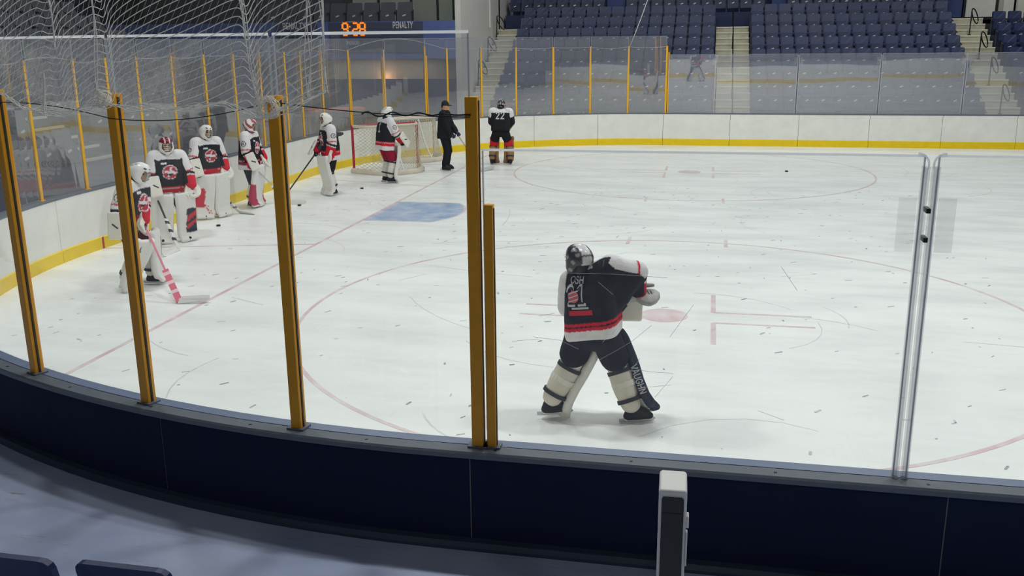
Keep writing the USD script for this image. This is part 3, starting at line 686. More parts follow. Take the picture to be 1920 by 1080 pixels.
# lower hem: a bunch of cords following the net's bottom, with loops tied round the post heads
hem = []
for i in range(5):
    us = np.linspace(U0, U1, 120); zz = bottom(us)+.012*np.sin(us*17+i*1.3)+.006*i
    hem.append(np.array([rp(u, NO+.02+.008*i, z) for u, z in zip(us, zz)]))
curves(nt, 'hem_rope', hem, .005, M['net_white'], 'stuff')
lo = []
for s_, zc, rr in ((sN[1], 3.02, .065), (sN[2], 3.05, .05), (sN[3], 3.08, .04)):
    q = np.random.default_rng(int(s_*10))
    for i in range(12):
        a = np.linspace(0, 6.3, 18); r1, r2 = rr*q.uniform(.5, 1.2), rr*q.uniform(.4, 1.0); t0 = q.uniform(0, 3)
        lo.append(np.array([rp(s_+r1*math.cos(x)*math.cos(t0)-r2*math.sin(x)*math.sin(t0), NO+.02+.03*math.sin(x*2+i), zc+r1*math.cos(x)*math.sin(t0)+r2*math.sin(x)*math.cos(t0)) for x in a]))
curves(nt, 'tied_loop', lo, .0045, M['net_white'], 'stuff')
# right vertical hem
curves(nt, 'side_hem', [np.array([rp(U0+.01*math.sin(z*8+i), NO+.01*i, z) for z in np.linspace(3.1, 4.6, 30)]) for i in range(4)], .006, M['net_white'], 'stuff')
# fine dark net over the end glass, far behind
lines = []
for sg in (-1, 1):
    for c in np.arange(20, 44, .055):
        z = np.linspace(3.5, 5.6, 9); u = c+sg*(z-3.5)*.9
        ok = (u > 22) & (u < 41.2)
        if ok.sum() > 2: lines.append(np.array([rp(a, .10, b) for a, b in zip(u[ok], z[ok])]))
fn = thing('protective_net', 'fine dark netting stretched above the end glass in front of the balcony', 'netting')
curves(fn, 'mesh', lines, .0022, M['net_dark'], 'stuff')

# ---------------------------------------------------------------- goals
def goal(name, label, mid, ang, red=True, frame=None):
    """mid: middle between the posts on the ice; local x along the goal mouth, local +y to the back of the net"""
    t = thing(name, label, 'goal', None, None, (mid[0], mid[1], 0), ang)
    rp_ = frame or (M['goal_red'] if red else M['rust']); W, H, D1, D0 = .945, 1.22, .48, 1.10
    for sx in (-1, 1):
        mk(t, 'goalpost', tube([(sx*W, 0, 0), (sx*W, 0, H)], .035, 10), rp_)
    mk(t, 'crossbar', tube([(-W-.03, 0, H), (W+.03, 0, H)], .035, 10), rp_)
    n = 20; a = np.linspace(-1, 1, n)
    base = [(x*W*1.04, D0*(1-abs(x)**3.0)+.0, .05) for x in a]; top = [(x*W*.98, D1*(1-abs(x)**6.0), H) for x in a]
    mk(t, 'base_padding', tube(base, .085, 10), M['goal_pad'], label='cream padded base bar')
    mk(t, 'top_padding', tube(top, .035, 8), M['goal_pad'], label='cream padded top frame')
    mk(t, 'center_stay', tube([(0, D0, .05), (0, .72*D0, .5), (0, D1, H)], .02, 8), M['white_paint'])
    B, T = np.array(base), np.array(top); lines = []
    def surf(u, v):                                            # back and sides of the net
        x = np.interp(u, np.linspace(0, 1, n), np.arange(n)); i = int(min(x, n-2)); f = x-i
        b = B[i]*(1-f)+B[i+1]*f; q = T[i]*(1-f)+T[i+1]*f
        p = b*(1-v)+q*v; s_ = math.sin(math.pi*v); p = p+np.array([0, -.07*s_*(1-abs(2*u-1)**4), -.01*s_]); return p
    vs = np.linspace(0, 1, 12)
    for k in np.arange(-1.0, 2.0, .040):
        for sg in (.55, -.55):
            pts = [surf(k+sg*v, v) for v in vs if 0 <= k+sg*v <= 1]
            if len(pts) > 1: lines.append(np.array(pts))
    for x in np.arange(-W, W, .07):                            # top of the net
        for sg in (-1, 1):
            pts = [(x+sg*y, y, H-.02*math.sin(math.pi*y/D1)) for y in np.linspace(0, D1, 5) if abs(x+sg*y) < W*.97]
            if len(pts) > 1: lines.append(np.array(pts))
    curves(t, 'net', lines, .0115, M['goal_net'], 'stuff')
    for sx in (-1, 1):
        mk(t, 'skirt', tube([(sx*W*.97, .04, .06), (sx*W*.97, .25, .05), (sx*W*.8, D0*.5, .05)], .05, 8), M['goal_pad'])
    return t
goal('hockey_goal', 'red-posted hockey goal with cream net, its back turned to the camera', (-1.95, 6.03), 224.1)
goal('hockey_goal', 'second hockey goal with cream frame and net, standing close behind the first', (-2.1, 8.5), 235.0, True, M['goal_pad'])
# stored goal behind the end glass with an orange pad on top
g3 = goal('hockey_goal', 'stored goal with orange padded top behind the corner glass', (-5.1, 10.5), 40.0, red=False)
mk(g3, 'top_pad', cat(rbox(1.9, .5, .10, .04).apply_translation([0, .24, 1.22])), M['orange_net'], smooth=40, label='orange padded top')
ob = thing('barrier_bar', 'small orange bar behind the glass, over the far player with his back turned', 'barrier')
mk(ob, 'bar', rbox(.50, .06, .10, .02).apply_translation([.14, 12.20, 1.30]), M['orange_net'], smooth=40)
for x in (-.03, .31): mk(ob, 'leg', bx(x-.02, x+.02, 12.18, 12.22, 0, 1.32), M['rust'])

# ---------------------------------------------------------------- foreground post and seats
fp = thing('stair_post', 'white-edged narrow post with black front standing on the near walkway', 'post', None, None, (6.47, -14.50, CZ), 2.0)
def slab(w, h, th, r):
    pg = sbox(-w/2, 0, w/2, h).buffer(-r).buffer(r, 6); m = trimesh.creation.extrude_polygon(pg, th, engine='earcut')
    m.apply_transform(trimesh.transformations.rotation_matrix(math.pi/2, [1, 0, 0])); return m
body = rbox(.118, .20, 1.15, .014, 12); mk(fp, 'body', body, M['white_paint'], smooth=40)
mk(fp, 'front_panel', slab(.092, 1.10, .012, .012).apply_translation([.0, -.095, .02]), M['black_face'], label='black scuffed front panel')
mk(fp, 'panel_seam', bx(-.042, .042, -.1085, -.106, 1.045, 1.05), M['dark_metal'])
mk(fp, 'side_clip', rbox(.012, .05, .055, .005).apply_translation([.064, -.07, .975]), M['white_paint'], smooth=40)
mk(fp, 'side_clip', rbox(.008, .03, .16, .003).apply_translation([.062, -.085, .80]), M['grey_wall'], smooth=40)
for i, (x, y, lab) in enumerate(((3.07, -14.70, 'dark seat back in the lower left corner, cut by the left border'), (3.62, -14.70, 'dark seat back at the lower left, second from the border'), (4.17, -14.68, 'dark seat back at the lower left, farthest from the border'))):
    dup(proto, (x, y, CZ), 180, lab, 'seat backs at the lower left corner')

for i, (x, y, z, lab) in enumerate(((-2.52, -2.10, 0, 'black puck lying before the second and third players'), (-1.93, .28, 0, 'black puck at the blade of the stick by the tall near post'), (8.58, 7.09, 0, 'black puck alone in the far face-off circle'), (-1.44, 2.75, 0, 'black puck near the goal line between two standing players'))):
    p = thing('puck', lab, 'puck', 'pucks on the ice', None, (x, y, .003))
    c = trimesh.creation.cylinder(.038, .025, sections=24); c.apply_translation([0, 0, .0125]); mk(p, 'disc', c, M['puck'], smooth=40)

# ---------------------------------------------------------------- people
def unit(v): v = np.asarray(v, float); return v/(np.linalg.norm(v)+1e-12)
SPH = {}
def sph(p, r, n=14):
    if n not in SPH: SPH[n] = np.array(trimesh.creation.icosphere(2 if n > 10 else 1).vertices)
    return SPH[n]*r+np.asarray(p, float)
def hull(*ps, n=14): return m3.Manifold.hull_points(np.vstack([sph(p, r, n) for p, r in ps]))
def chain(ps, n=14): return [hull(a, b, n=n) for a, b in zip(ps[:-1], ps[1:])]
def fuse(parts): return m3.Manifold.batch_boolean(parts, m3.OpType.Add)
def soften(m, l, it=8):
    t = tm(m.refine_to_length(l)); t.merge_vertices(); trimesh.smoothing.filter_taubin(t, iterations=it); return t
def segd(V, a, b):                                             # distance to a segment and position along it
    ab = b-a; t = np.clip(((V-a)@ab)/(ab@ab+1e-12), 0, 1); return np.linalg.norm(V-(a+t[:, None]*ab), axis=1), t
Zv = np.array([0, 0, 1.0])
W_, K_, R_, G_ = (np.array(lin(c)) for c in ((226, 224, 226), (33, 34, 40), (206, 32, 52), (150, 150, 156)))
MAR = np.array(lin((132, 22, 48)))

def jersey_colors(V, J, F, st):
    Lf = np.array([-F[1], F[0], 0]); axis = unit(J['neck']-J['pel']); ln = np.linalg.norm(J['neck']-J['pel'])
    h = (V-J['pel'])@unit(st.get('hemn', axis))/ln              # 0 at the pelvis, 1 at the neck
    C = np.tile(K_, (len(V), 1)); hem = st.get('hem', -.32)
    dA = []; 
    for sd in 'LR':
        sh, el, ha = J['sh'+sd], J['el'+sd], J['ha'+sd]
        d1, t1 = segd(V, sh, el); d2, t2 = segd(V, el, ha); l1, l2 = np.linalg.norm(el-sh), np.linalg.norm(ha-el)
        s_ = np.where(d1 < d2, t1*l1, l1+t2*l2)/(l1+l2); dA.append((np.minimum(d1, d2), s_, d1 < d2))
    torso_d, _ = segd(V, J['pel'], J['chest'])
    band = [(hem-.3, hem+.11, W_), (hem+.11, hem+.19, R_), (hem+.19, hem+.225, K_), (hem+.225, hem+.29, R_)] if st.get('two_bands', True) else [(hem-.3, hem+.17, W_), (hem+.17, hem+.30, MAR if st.get('maroon') else R_), (hem+.30, hem+.325, W_*.6), (hem+.325, hem+.36, MAR if st.get('maroon') else R_)]
    arm = np.zeros(len(V), bool)
    for k, sd in enumerate('LR'):
        d, s_, up_ = dA[k]; sh, el = J['sh'+sd], J['el'+sd]; sg = 1 if sd == 'L' else -1
        lat = (V-sh)@(Lf*sg)
        on = (d < .135) & ((lat > .015) | (s_ > .36)) & ((d < torso_d-.03) | (s_ > .3))
        arm |= on
        outd = unit(st.get('outdir'+sd, Lf*sg*.9+Zv*.55)); ax = sh+np.clip(s_, 0, 1)[:, None]*0
        d1, t1 = segd(V, sh, el); d2, t2 = segd(V, el, J['ha'+sd])
        base = np.where((d1 < d2)[:, None], sh+t1[:, None]*(el-sh), el+t2[:, None]*(J['ha'+sd]-el))
        outer = ((V-base)@outd) > st.get('outer', -.03)
        for a, b, c in st.get('sleeve', ((-1, .47, W_), (.47, .51, R_), (.51, .555, W_), (.555, .63, K_), (.63, .665, W_), (.665, 2, R_))):
            mk_ = on & (s_ >= a) & (s_ < b) & (outer | (s_ > .9)); C[mk_] = c
    for a, b, c in st.get('band', band):
        C[(h >= a) & (h < b) & ~arm] = c
    for sd in 'LR':                                            # white yoke over the shoulders
        d, _ = segd(V, J['neck']-axis*.03, J['sh'+sd]); yk = (d < st.get('yoke', .125)) & ~arm & (((V-J['sh'+sd])@axis) > -.045)
        if 'yoke_up' in st:
            nb = J['neck']-axis*.03; _, tq = segd(V, nb, J['sh'+sd]); yk = ~arm & (d < .16) & (((V-(nb+tq[:, None]*(J['sh'+sd]-nb)))@unit(Zv*.9+st['yoke_up']*.5)) > .068)
        C[yk] = W_
    dn = np.linalg.norm(V-J['neck'], axis=1); C[(dn < .088)] = st.get('collar', K_)
    if st.get('crest', True):                                  # round emblem on the chest
        c0 = J['chest']*.72+J['pel']*.28+F*.14; u = (V-c0)@Lf; w = (V-c0)@axis; rr = np.hypot(u, w); fr = ((V-c0)@F > -.1)
        C[fr & (rr < .125)] = W_; C[fr & (rr < .112)] = np.array(lin((186, 52, 70))); C[fr & (rr < .1) & (np.abs(w+.15*u) < .022)] = W_
        C[fr & (rr < .095) & (np.abs(u-.3*w) < .018)] = W_; C[fr & (rr < .06) & (np.abs(w+.04) < .014)] = K_
        c1 = c0+axis*.15+Lf*(-.09); C[fr & (np.abs((V-c1)@Lf) < .045) & (np.abs((V-c1)@axis) < .014)] = W_
    if st.get('badge', True):                                  # small round badge on each sleeve
        for sd, sg in (('L', 1), ('R', -1)):
            p = J['sh'+sd]*.55+J['el'+sd]*.45; Q = V-p; o = Lf*sg; rr = np.linalg.norm(Q-(Q@o)[:, None]*o, axis=1)
            ok = (Q@o > .02) & (rr < .055); C[ok] = np.array(lin((70, 46, 52))); C[ok & (rr < .038)] = W_; C[ok & (rr < .016)] = K_
    return C

def mask_mesh(at, look, up_=Zv):
    f = unit(look); l = unit(np.cross(up_, f)); u = np.cross(f, l)
    outer = m3.Manifold.hull_points(np.vstack([sph((0, 0, .025), .118), sph((.045, 0, .055), .092), sph((.08, 0, -.105), .05), sph((.025, .055, -.055), .07), sph((.025, -.055, -.055), .07), sph((-.045, 0, .0), .108)]))
    inner = m3.Manifold.hull_points(np.vstack([sph((0, 0, .02), .104), sph((.04, 0, .045), .08), sph((.07, 0, -.10), .04), sph((.02, .05, -.055), .058), sph((.02, -.05, -.055), .058), sph((-.04, 0, -.06), .085), sph((-.03, 0, -.2), .06)]))
    hole = m3.Manifold.hull_points(np.vstack([sph((x, y, z), .02, 8) for x in (.05, .25) for y, z in ((.062, .035), (-.062, .035), (.07, -.03), (-.07, -.03), (.035, -.075), (-.035, -.075))]))
    sh = soften(outer-inner-hole, .018, 3); loc = sh.vertices.copy()
    Mx = np.eye(4); Mx[:3, 0], Mx[:3, 1], Mx[:3, 2], Mx[:3, 3] = f, l, u, at
    bars = []
    for z in (-.06, -.025, .012, .045):
        bars.append(tube([(.128+.012*(1-(y/.075)**2)+(.006 if z < -.04 else 0), y, z) for y in np.linspace(-.072, .072, 7)], .0042, 5))
    for y in (-.045, -.015, .015, .045):
        bars.append(tube([(.126+.014*(1-(y/.075)**2)-.012*((z+.01)/.07)**2, y, z) for z in np.linspace(-.08, .052, 6)], .0042, 5))
    cg = cat(*bars); sh.apply_transform(Mx); cg.apply_transform(Mx); return sh, cg, loc

def pad_mesh(an, kn, fd, w=.135, rise=.36, toe=.20):
    a = unit(kn-an); S = np.linalg.norm(kn-an); f = unit(fd-(fd@a)*a); s_ = np.cross(f, a)
    prof = [(toe, -.055), (.125, .0), (.095, .09), (.088, .22), (.098, S-.02), (.095, S+.10), (.085, S+.24), (.065, S+rise)]
    pts = [an+f*x+a*z for x, z in prof]; parts = []
    for p, q in zip(pts[:-1], pts[1:]):
        parts.append(m3.Manifold.hull_points(np.vstack([sph(k+s_*w*sg, .034, 8) for k in (p, q) for sg in (-1, 1)])))
    for sg in (-1, 1):
        for p, q in zip(pts[1:-1], pts[2:]):
            parts.append(m3.Manifold.hull_points(np.vstack([sph(k+s_*w*sg-f*.02, .045, 8) for k in (p, q)])))
    m = soften(fuse(parts), .03, 4); V = m.vertices-an
    return m, np.c_[V@s_/w, V@a/S, V@f], (a, f, s_, S)

def build_person(label, base, J, F, st):
    J = {k: np.asarray(v, float) for k, v in J.items()}; F = unit(F); Lf = np.array([-F[1], F[0], 0])
    t = thing('person', label, 'person', None, None, base)
    look = unit(st.get('look', F)); goalie = st.get('goalie', True)
    hd = J['head']; toe = {sd: unit(st.get('toe'+sd, F)) for sd in 'LR'}
    ch = []
    ch += [hull((J['pel']+Lf*.06, .12), (J['pel']-Lf*.06, .12), (J['chest']+Lf*.07, .125), (J['chest']-Lf*.07, .125))]
    ch += chain([(J['chest'], .12), (J['neck'], .065), (hd-look*.01, .085)])
    ch += [hull((hd+Zv*.025, .088), (hd+look*.03-Zv*.06, .055))] + [hull((hd+look*.085, .018), (hd+look*.075-Zv*.03, .02), n=8)]
    for sd, sg in (('L', 1), ('R', -1)):
        ch += chain([(J['chest']+Lf*sg*.1, .1), (J['sh'+sd], .07), (J['el'+sd], .052), (J['ha'+sd], .036)])
        d = unit(J['ha'+sd]-J['el'+sd]); sdv = unit(np.cross(d, Zv) if abs(d[2]) < .9 else np.cross(d, F)); pn = np.cross(sdv, d)
        pal = J['ha'+sd]+d*.05; ch += [hull((pal-sdv*.03, .016), (pal+sdv*.03, .016), (J['ha'+sd], .03), n=8)]
        for q, ln in zip((-.033, -.011, .011, .033), (.03, .036, .033, .026)):
            r0 = pal+sdv*q+d*.012; ch += chain([(r0, .0095), (r0+d*ln, .009), (r0+d*(ln+.012)-pn*.028, .008)], n=8)
        ch += chain([(J['ha'+sd]+sdv*.03*sg, .013), (J['ha'+sd]+d*.03+sdv*.05*sg-pn*.02, .011), (J['ha'+sd]+d*.06+sdv*.045*sg-pn*.04, .009)], n=8)
        ch += [hull((J['pel']+Lf*sg*.06, .12), (J['hip'+sd], .11))]+chain([(J['hip'+sd], .105), (J['kn'+sd], .068), (J['an'+sd], .05), (J['an'+sd]+toe[sd]*.12-Zv*.05, .038)])
    body_m = soften(fuse(ch), .032, 6)
    vb = body_m.vertices; cb = np.tile(np.array(lin((30, 30, 34))), (len(vb), 1))
    isk = (np.linalg.norm(vb-hd, axis=1) < .16) & ((vb-J['neck'])@unit(hd-J['neck']) > .03) & (((vb-hd)@look > .02) & (vb[:, 2] > hd[2]-.12) | (not goalie)); cb[isk] = np.array(lin((204, 158, 130)))
    for sd, sg in (('L', 1), ('R', -1)):
        e = hd+look*.075+np.cross(Zv, look)*sg*.032+Zv*.012; cb[np.linalg.norm(vb-e, axis=1) < .018] = np.array(lin((60, 44, 38)))
    body = mk(t, 'body', body_m, M['kit'], col=cb)
    axis = unit(J['neck']-J['pel'])
    # --- upper garment
    wide = st.get('wide', 1.0); pel, chs = J['pel'], J['chest']; hemv = st.get('hem', -.32)*np.linalg.norm(J['neck']-pel)
    tor = []
    for sg in (-1, 1):
        tor += [(J['shL' if sg > 0 else 'shR']-Lf*sg*.05*wide-axis*.01, .095), (chs+Lf*sg*.13*wide+F*.08-axis*.03, .105*wide), (chs+Lf*sg*.12*wide-F*.06, .11*wide), (pel+Lf*sg*.15*wide+F*.08+axis*hemv, .10*wide), (pel+Lf*sg*.15*wide-F*.07+axis*hemv, .10*wide)]
    P_ = [m3.Manifold.hull_points(np.vstack([sph(p, r) for p, r in tor]))]
    hn = unit(st.get('hemn', axis)); h0 = pel+axis*hemv
    P_[0] = P_[0].trim_by_plane(list(map(float, hn)), float(h0@hn))
    for sd in 'LR':
        cuff = J['el'+sd]+(J['ha'+sd]-J['el'+sd])*.86
        P_ += chain([(J['sh'+sd]*.8+J['neck']*.2, .105*wide), (J['sh'+sd], .112*wide), (J['el'+sd], .10*wide), (cuff, .085*wide)])
    if st.get('gusset'): P_.append(hull((J['shR'], .10), (J['elR'], .105), (J['chest']-Lf*.12-axis*.04, .10), (J['pel']-Lf*.13+axis*.12, .09)))
    P_ += [hull((J['neck']+axis*.01, .082), (J['neck']-axis*.06, .10))]
    jm = soften(fuse(P_), st.get('res', .022), 7)
    jc = jersey_colors(jm.vertices, J, F, st) if not st.get('plain') else np.tile(np.array(lin(st['plain'])), (len(jm.vertices), 1))
    fold = (meshkit.fbm(jm.vertices*7+3.1, 3, 5)-.5)*.022+(meshkit.noise(np.c_[jm.vertices@Lf*9, jm.vertices@axis*4, jm.vertices@F*9], 3)-.5)*.012
    jm.vertices = jm.vertices+jm.vertex_normals*fold[:, None]
    jer = mk(t, 'jersey' if goalie else 'jacket', jm, M['cloth'], col=jc)
    # --- pants
    pr = st.get('pants_r', .125 if goalie else .10); pp = [hull((pel+Lf*.09+axis*.05, .13), (pel-Lf*.09+axis*.05, .13), (J['hipL'], pr+.01), (J['hipR'], pr+.01))]
    for sd in 'LR':
        end = J['hip'+sd]+(J['kn'+sd]-J['hip'+sd])*(st.get('pants_end', .82) if goalie else 1.0)
        pp += chain([(J['hip'+sd], pr+.005), (end, pr-(-.005 if 'pants_end' in st else .01) if goalie else .085)])
        if not goalie: pp += chain([(J['kn'+sd], .085), (J['an'+sd]+Zv*.02, .075)])
    pm = soften(fuse(pp), .03, 6); fo = (meshkit.fbm(pm.vertices*8, 3, 9)-.5)*.02; pm.vertices = pm.vertices+pm.vertex_normals*fo[:, None]
    pc = np.tile(np.array(lin(st.get('pants', (30, 31, 36)))), (len(pm.vertices), 1))
    if 'pants_low' in st:
        for sd in 'LR':
            d, tt = segd(pm.vertices, J['hip'+sd], J['kn'+sd]); pc[(d < .16) & (tt > .62)] = np.array(lin(st['pants_low']))
    mk(t, 'pants' if goalie else 'trousers', pm, M['cloth'], col=pc)
    # --- head gear
    if goalie:
        sh, cg, loc = mask_mesh(hd, look); hc = np.tile(np.array(lin(st.get('mask', (232, 232, 230)))), (len(loc), 1))
        mode = st.get('mask_mode')
        if mode == 'top': hc[loc[:, 2] > .055] = MAR; hc[(loc[:, 2] > .05) & (np.abs(np.sin(loc[:, 1]*40)) > .94)] = W_
        if mode == 'swirl': hc[np.sin(loc[:, 0]*38+loc[:, 2]*52+np.sin(loc[:, 1]*30)*1.5) > .25] = np.array(lin((172, 70, 88)))
        if mode == 'dark':
            hc[:] = np.array(lin((58, 58, 66))); hc[(np.sin(loc[:, 0]*60+2)*np.sin(loc[:, 2]*55)*np.sin(loc[:, 1]*50+1) > .2)] = np.array(lin((206, 204, 210)))
        if mode == 'strip':
            hc[:] = np.array(lin((46, 44, 54))); hc[(np.sin(loc[:, 0]*60+2)*np.sin(loc[:, 2]*55) > .55)] = np.array(lin((150, 146, 152)))
            hc[(np.abs(loc[:, 1]) < .048) & (loc[:, 0] < -.02)] = np.array(lin((214, 212, 216)))
            hc[(np.abs(loc[:, 1]) < .05) & (loc[:, 0] < -.02) & (np.abs(loc[:, 2]-.015) < .007)] = np.array(lin((90, 84, 92)))
        if mode == 'vents':
            for y in (-.06, 0, .06):
                for z in (.06, .10): hc[np.hypot(loc[:, 1]-y, (loc[:, 2]-z)*1.6) < .016] = np.array(lin((60, 60, 64)))
            hc[(loc[:, 0] < -.02) & (np.abs(np.abs(loc[:, 1])-.055) < .010)] = np.array(lin((190, 190, 190)))
        mp = mk(t, 'goalie_mask', sh, M['shell'], col=hc); mk(mp, 'cage', cg, M['cage'])
    else:
        f = look; l = np.cross(Zv, f)
        cap = soften(m3.Manifold.hull_points(np.vstack([sph(hd+Zv*.05-f*.012, .098), sph(hd+Zv*.025, .099)])).trim_by_plane([0., 0., 1.], float(hd[2]+.015)), .02, 3)
        cp = mk(t, 'cap', cap, M['black_cloth'], smooth=50)
        br = soften(hull((hd+Zv*.03+f*.08+l*.06, .007), (hd+Zv*.03+f*.08-l*.06, .007), (hd+Zv*.02+f*.165+l*.03, .006), (hd+Zv*.02+f*.165-l*.03, .006), n=8), .02, 2)
        mk(cp, 'brim', br, M['black_cloth'], smooth=50)
        hr = soften(hull((hd-f*.045+Zv*.0, .075), (hd-f*.04-Zv*.04, .065)), .02, 2); mk(t, 'hair', hr, M['under'], smooth=50)
    # --- legs
    for sd, sg in (('L', 1), ('R', -1)):
        an, kn, tv = J['an'+sd], J['kn'+sd], toe[sd]
        if goalie:
            fd = unit(st.get('pad'+sd, tv)); m, uvw, (a, f, s_, S) = pad_mesh(an, kn, fd, st.get('pad_w', .14), st.get('rise', .36), st.get('toe', .175))
            pc = np.tile(np.array(lin(st.get('padcol', (226, 224, 220)))), (len(m.vertices), 1)); u, w, q = uvw.T; gm = st.get('pad_mode', ''); A = np.array(lin(st.get('pad_acc', (200, 40, 64))))
            if st.get('pad_leg', sd) != sd: gm = ''
            if gm == 'outer': pc[(u*sg < -.1) & (w > .35) & (w < 1.35)] = A; pc[(np.abs(-u*sg-(-.1)-(w-.35)*1.6) < .07) & (w < .5) & (w > .0)] = A; pc[(np.abs(-u*sg+.45-(w-.35)*1.6) < .05) & (w < .5) & (w > .0)] = A
            if gm == 'wedge': pc[(u*sg < .2-w*.9) & (w < 1.0) & (w > -.1)] = A
            if gm == 'roll': pc[(np.abs(np.abs(u)-.98) < .07) & (w < 1.6)] = A
            if gm == 'outroll': pc[(u*sg < -.55)] = A
            if gm == 'dark': pc[(-u*sg > -.35+w*.2) & (w > .15) & (w < 1.25)] = np.array(lin((34, 38, 52))); pc[(-u*sg > -.1) & (np.abs(w-.80+u*sg*.2) < .12)] = A; pc[(-u*sg > -.1) & (np.abs(w-.42+u*sg*.2) < .08)] = A
            if gm == 'slit': pc[(np.abs(u+sg*.9) < .12) & (w > .7) & (w < 1.4)] = K_
            pd = mk(t, 'leg_pad', m, M['kit'], col=pc)
            kw = st.get('wrap_k', 1.0); wr = soften(fuse(chain([(an+a*.05-f*.01, .082*kw), (an+a*S*.5-f*.012, .098*kw), (an+a*(S-.05)-f*.006, .10*kw)])), .03, 4)
            wc = np.tile(np.array(lin(st.get('wrap', (222, 218, 208)))), (len(wr.vertices), 1)); mk(pd, 'calf_wrap', wr, M['kit'], col=wc)
            for q_, ww, cc in ((S*.92, .035, M['strap']), (S*.60, .05, M['white_leather']), (S*.22, .035, M['strap'])):
                c = trimesh.creation.cylinder(.106*kw, ww, sections=20); Mx = np.eye(4); Mx[:3, 0], Mx[:3, 1], Mx[:3, 2], Mx[:3, 3] = f, s_, a, an+a*q_-f*.002; c.apply_transform(Mx)
                mk(pd, 'strap', c, cc, smooth=40)
            ks = soften(fuse(chain([(kn+a*.02-f*.01, .092*kw), (J['hip'+sd]*.5+kn*.5, .104*kw)])), .03, 4); mk(t, 'knee_sock', ks, st.get('sockmat', M['white_leather']), smooth=60)
        s2 = np.cross(Zv, tv); sole = an-Zv*.085
        bt = fuse([hull((an+Zv*.03, .05), (sole-tv*.05+Zv*.012, .040), (sole+tv*.02+Zv*.012, .042)), hull((an, .045), (sole+tv*.03+Zv*.012, .042), (sole+tv*.155+Zv*.004, .034))])
        sk = mk(t, 'skate', soften(bt, .02, 4), M['black_cloth'], smooth=60, label=None)
        cw = fuse([hull((sole-tv*.06-Zv*.012, .024), (sole+tv*.16-Zv*.012, .026))]); mk(sk, 'cowling', soften(cw, .025, 2), st.get('cowl', M['white_leather']), smooth=60)
        pb = Polygon([(-.13, 0), (-.11, -.006), (.19, -.006), (.215, .012), (.20, .03), (-.13, .03)])
        bl = trimesh.creation.extrude_polygon(pb, .004, engine='earcut'); v = bl.vertices.copy(); bl.vertices = (sole-Zv*.039)+v[:, :1]*tv+v[:, 1:2]*Zv+(v[:, 2:3]-.002)*s2
        mk(sk, 'blade', bl, M['blade'])
    # --- gloves
    for sd, sg in (('L', 1), ('R', -1)):
        ha, el = J['ha'+sd], J['el'+sd]; d = unit(st.get('gdir'+sd, ha-el)); kind = st.get('glove'+sd, 'catch' if sd == 'L' else 'block')
        gcol = st.get('glove_col', (224, 220, 210)); pn = unit(st.get('palm'+sd, F)); pn = unit(pn-(pn@d)*d); sdv = np.cross(d, pn)
        if kind == 'catch':
            ring_ = [(ha+d*.07+d*.115*math.cos(x)+sdv*.12*math.sin(x)+pn*.02*math.cos(2*x), .026) for x in np.linspace(0, 2*math.pi, 14)[:-1]]
            g = hull(*ring_, n=8)-m3.Manifold.hull_points(np.vstack([sph(ha+d*.075+pn*.07, .062), sph(ha+d*.12+pn*.08, .06)]))
            g = fuse([g, hull((ha-d*.10+sdv*.05, .045), (ha-d*.10-sdv*.05, .045), (ha+sdv*.05, .04), (ha-sdv*.05, .04))]+chain([(ha+sdv*.09*sg, .03), (ha+d*.11+sdv*.14*sg+pn*.03, .024), (ha+d*.17+sdv*.11*sg+pn*.05, .018)], n=8))
            gm_ = soften(g, .02, 4); gp_ = mk(t, 'catching_glove', gm_, st.get('glovematL', M['white_leather']), smooth=60)
            mk(gp_, 'cuff_band', soften(fuse(chain([(ha-d*.13+sdv*.02, .06), (ha-d*.105+sdv*.02, .062)])), .03, 2), M['strap'], smooth=50)
            lc = [tube([ha+d*(.10+.03*i)+sdv*(.03*sg+.02*j)+pn*.03 for j in range(-2, 4)], .004, 5) for i in range(3)]
            mk(gp_, 'pocket_lace', cat(*lc), M['lace'], kind='stuff')
        elif kind == 'block':
            n_ = unit(st.get('board'+sd, F)); n_ = unit(n_-(n_@d)*d); w_ = np.cross(d, n_)
            bd = rbox(.20, .05, .37, .022, 8); Mx = np.eye(4); Mx[:3, 0], Mx[:3, 1], Mx[:3, 2] = w_, n_, d; Mx[:3, 3] = ha-d*.22+n_*.115; bd.apply_transform(Mx)
            bp = mk(t, 'blocker', bd, st.get('blockmat', M['white_leather']), smooth=50)
            g = [hull((ha-d*.05, .05), (ha+d*.03+w_*.03, .035), (ha+d*.03-w_*.03, .035))]
            for q in (-.042, -.014, .014, .042):
                r0 = ha+d*.035+w_*q; g += chain([(r0, .016), (r0+d*.05, .015), (r0+d*.062-n_*.035, .014), (r0+d*.03-n_*.055, .013)], n=8)
            g += chain([(ha-n_*.02+w_*.045, .018), (ha+d*.03-n_*.05+w_*.04, .015), (ha+d*.06-n_*.055+w_*.01, .013)], n=8)
            mk(bp, 'glove_hand', soften(fuse(g), .016, 3), M['black_cloth'], smooth=60)
            mk(bp, 'board_print', bar(ha-d*.06+n_*.1405+w_*.03, ha-d*.0+n_*.1405-w_*.05, .02, .003, up=n_), M['strap'])
        else:
            g = [hull((ha-d*.09, .05), (ha, .05)), hull((ha, .045), (ha+d*.05+sdv*.03, .03), (ha+d*.05-sdv*.03, .03))]
            for q in (-.04, -.014, .014, .04):
                r0 = ha+d*.055+sdv*q; g += chain([(r0, .016), (r0+d*.045, .015), (r0+d*.055+pn*.035, .014), (r0+d*.02+pn*.05, .013)], n=8)
            g += chain([(ha+sdv*.045*sg, .018), (ha+d*.04+pn*.035+sdv*.045*sg, .016), (ha+d*.06+pn*.05+sdv*.01*sg, .014)], n=8)
            gl = soften(fuse(g), .016, 3); gv = gl.vertices; q = (gv-ha)@d
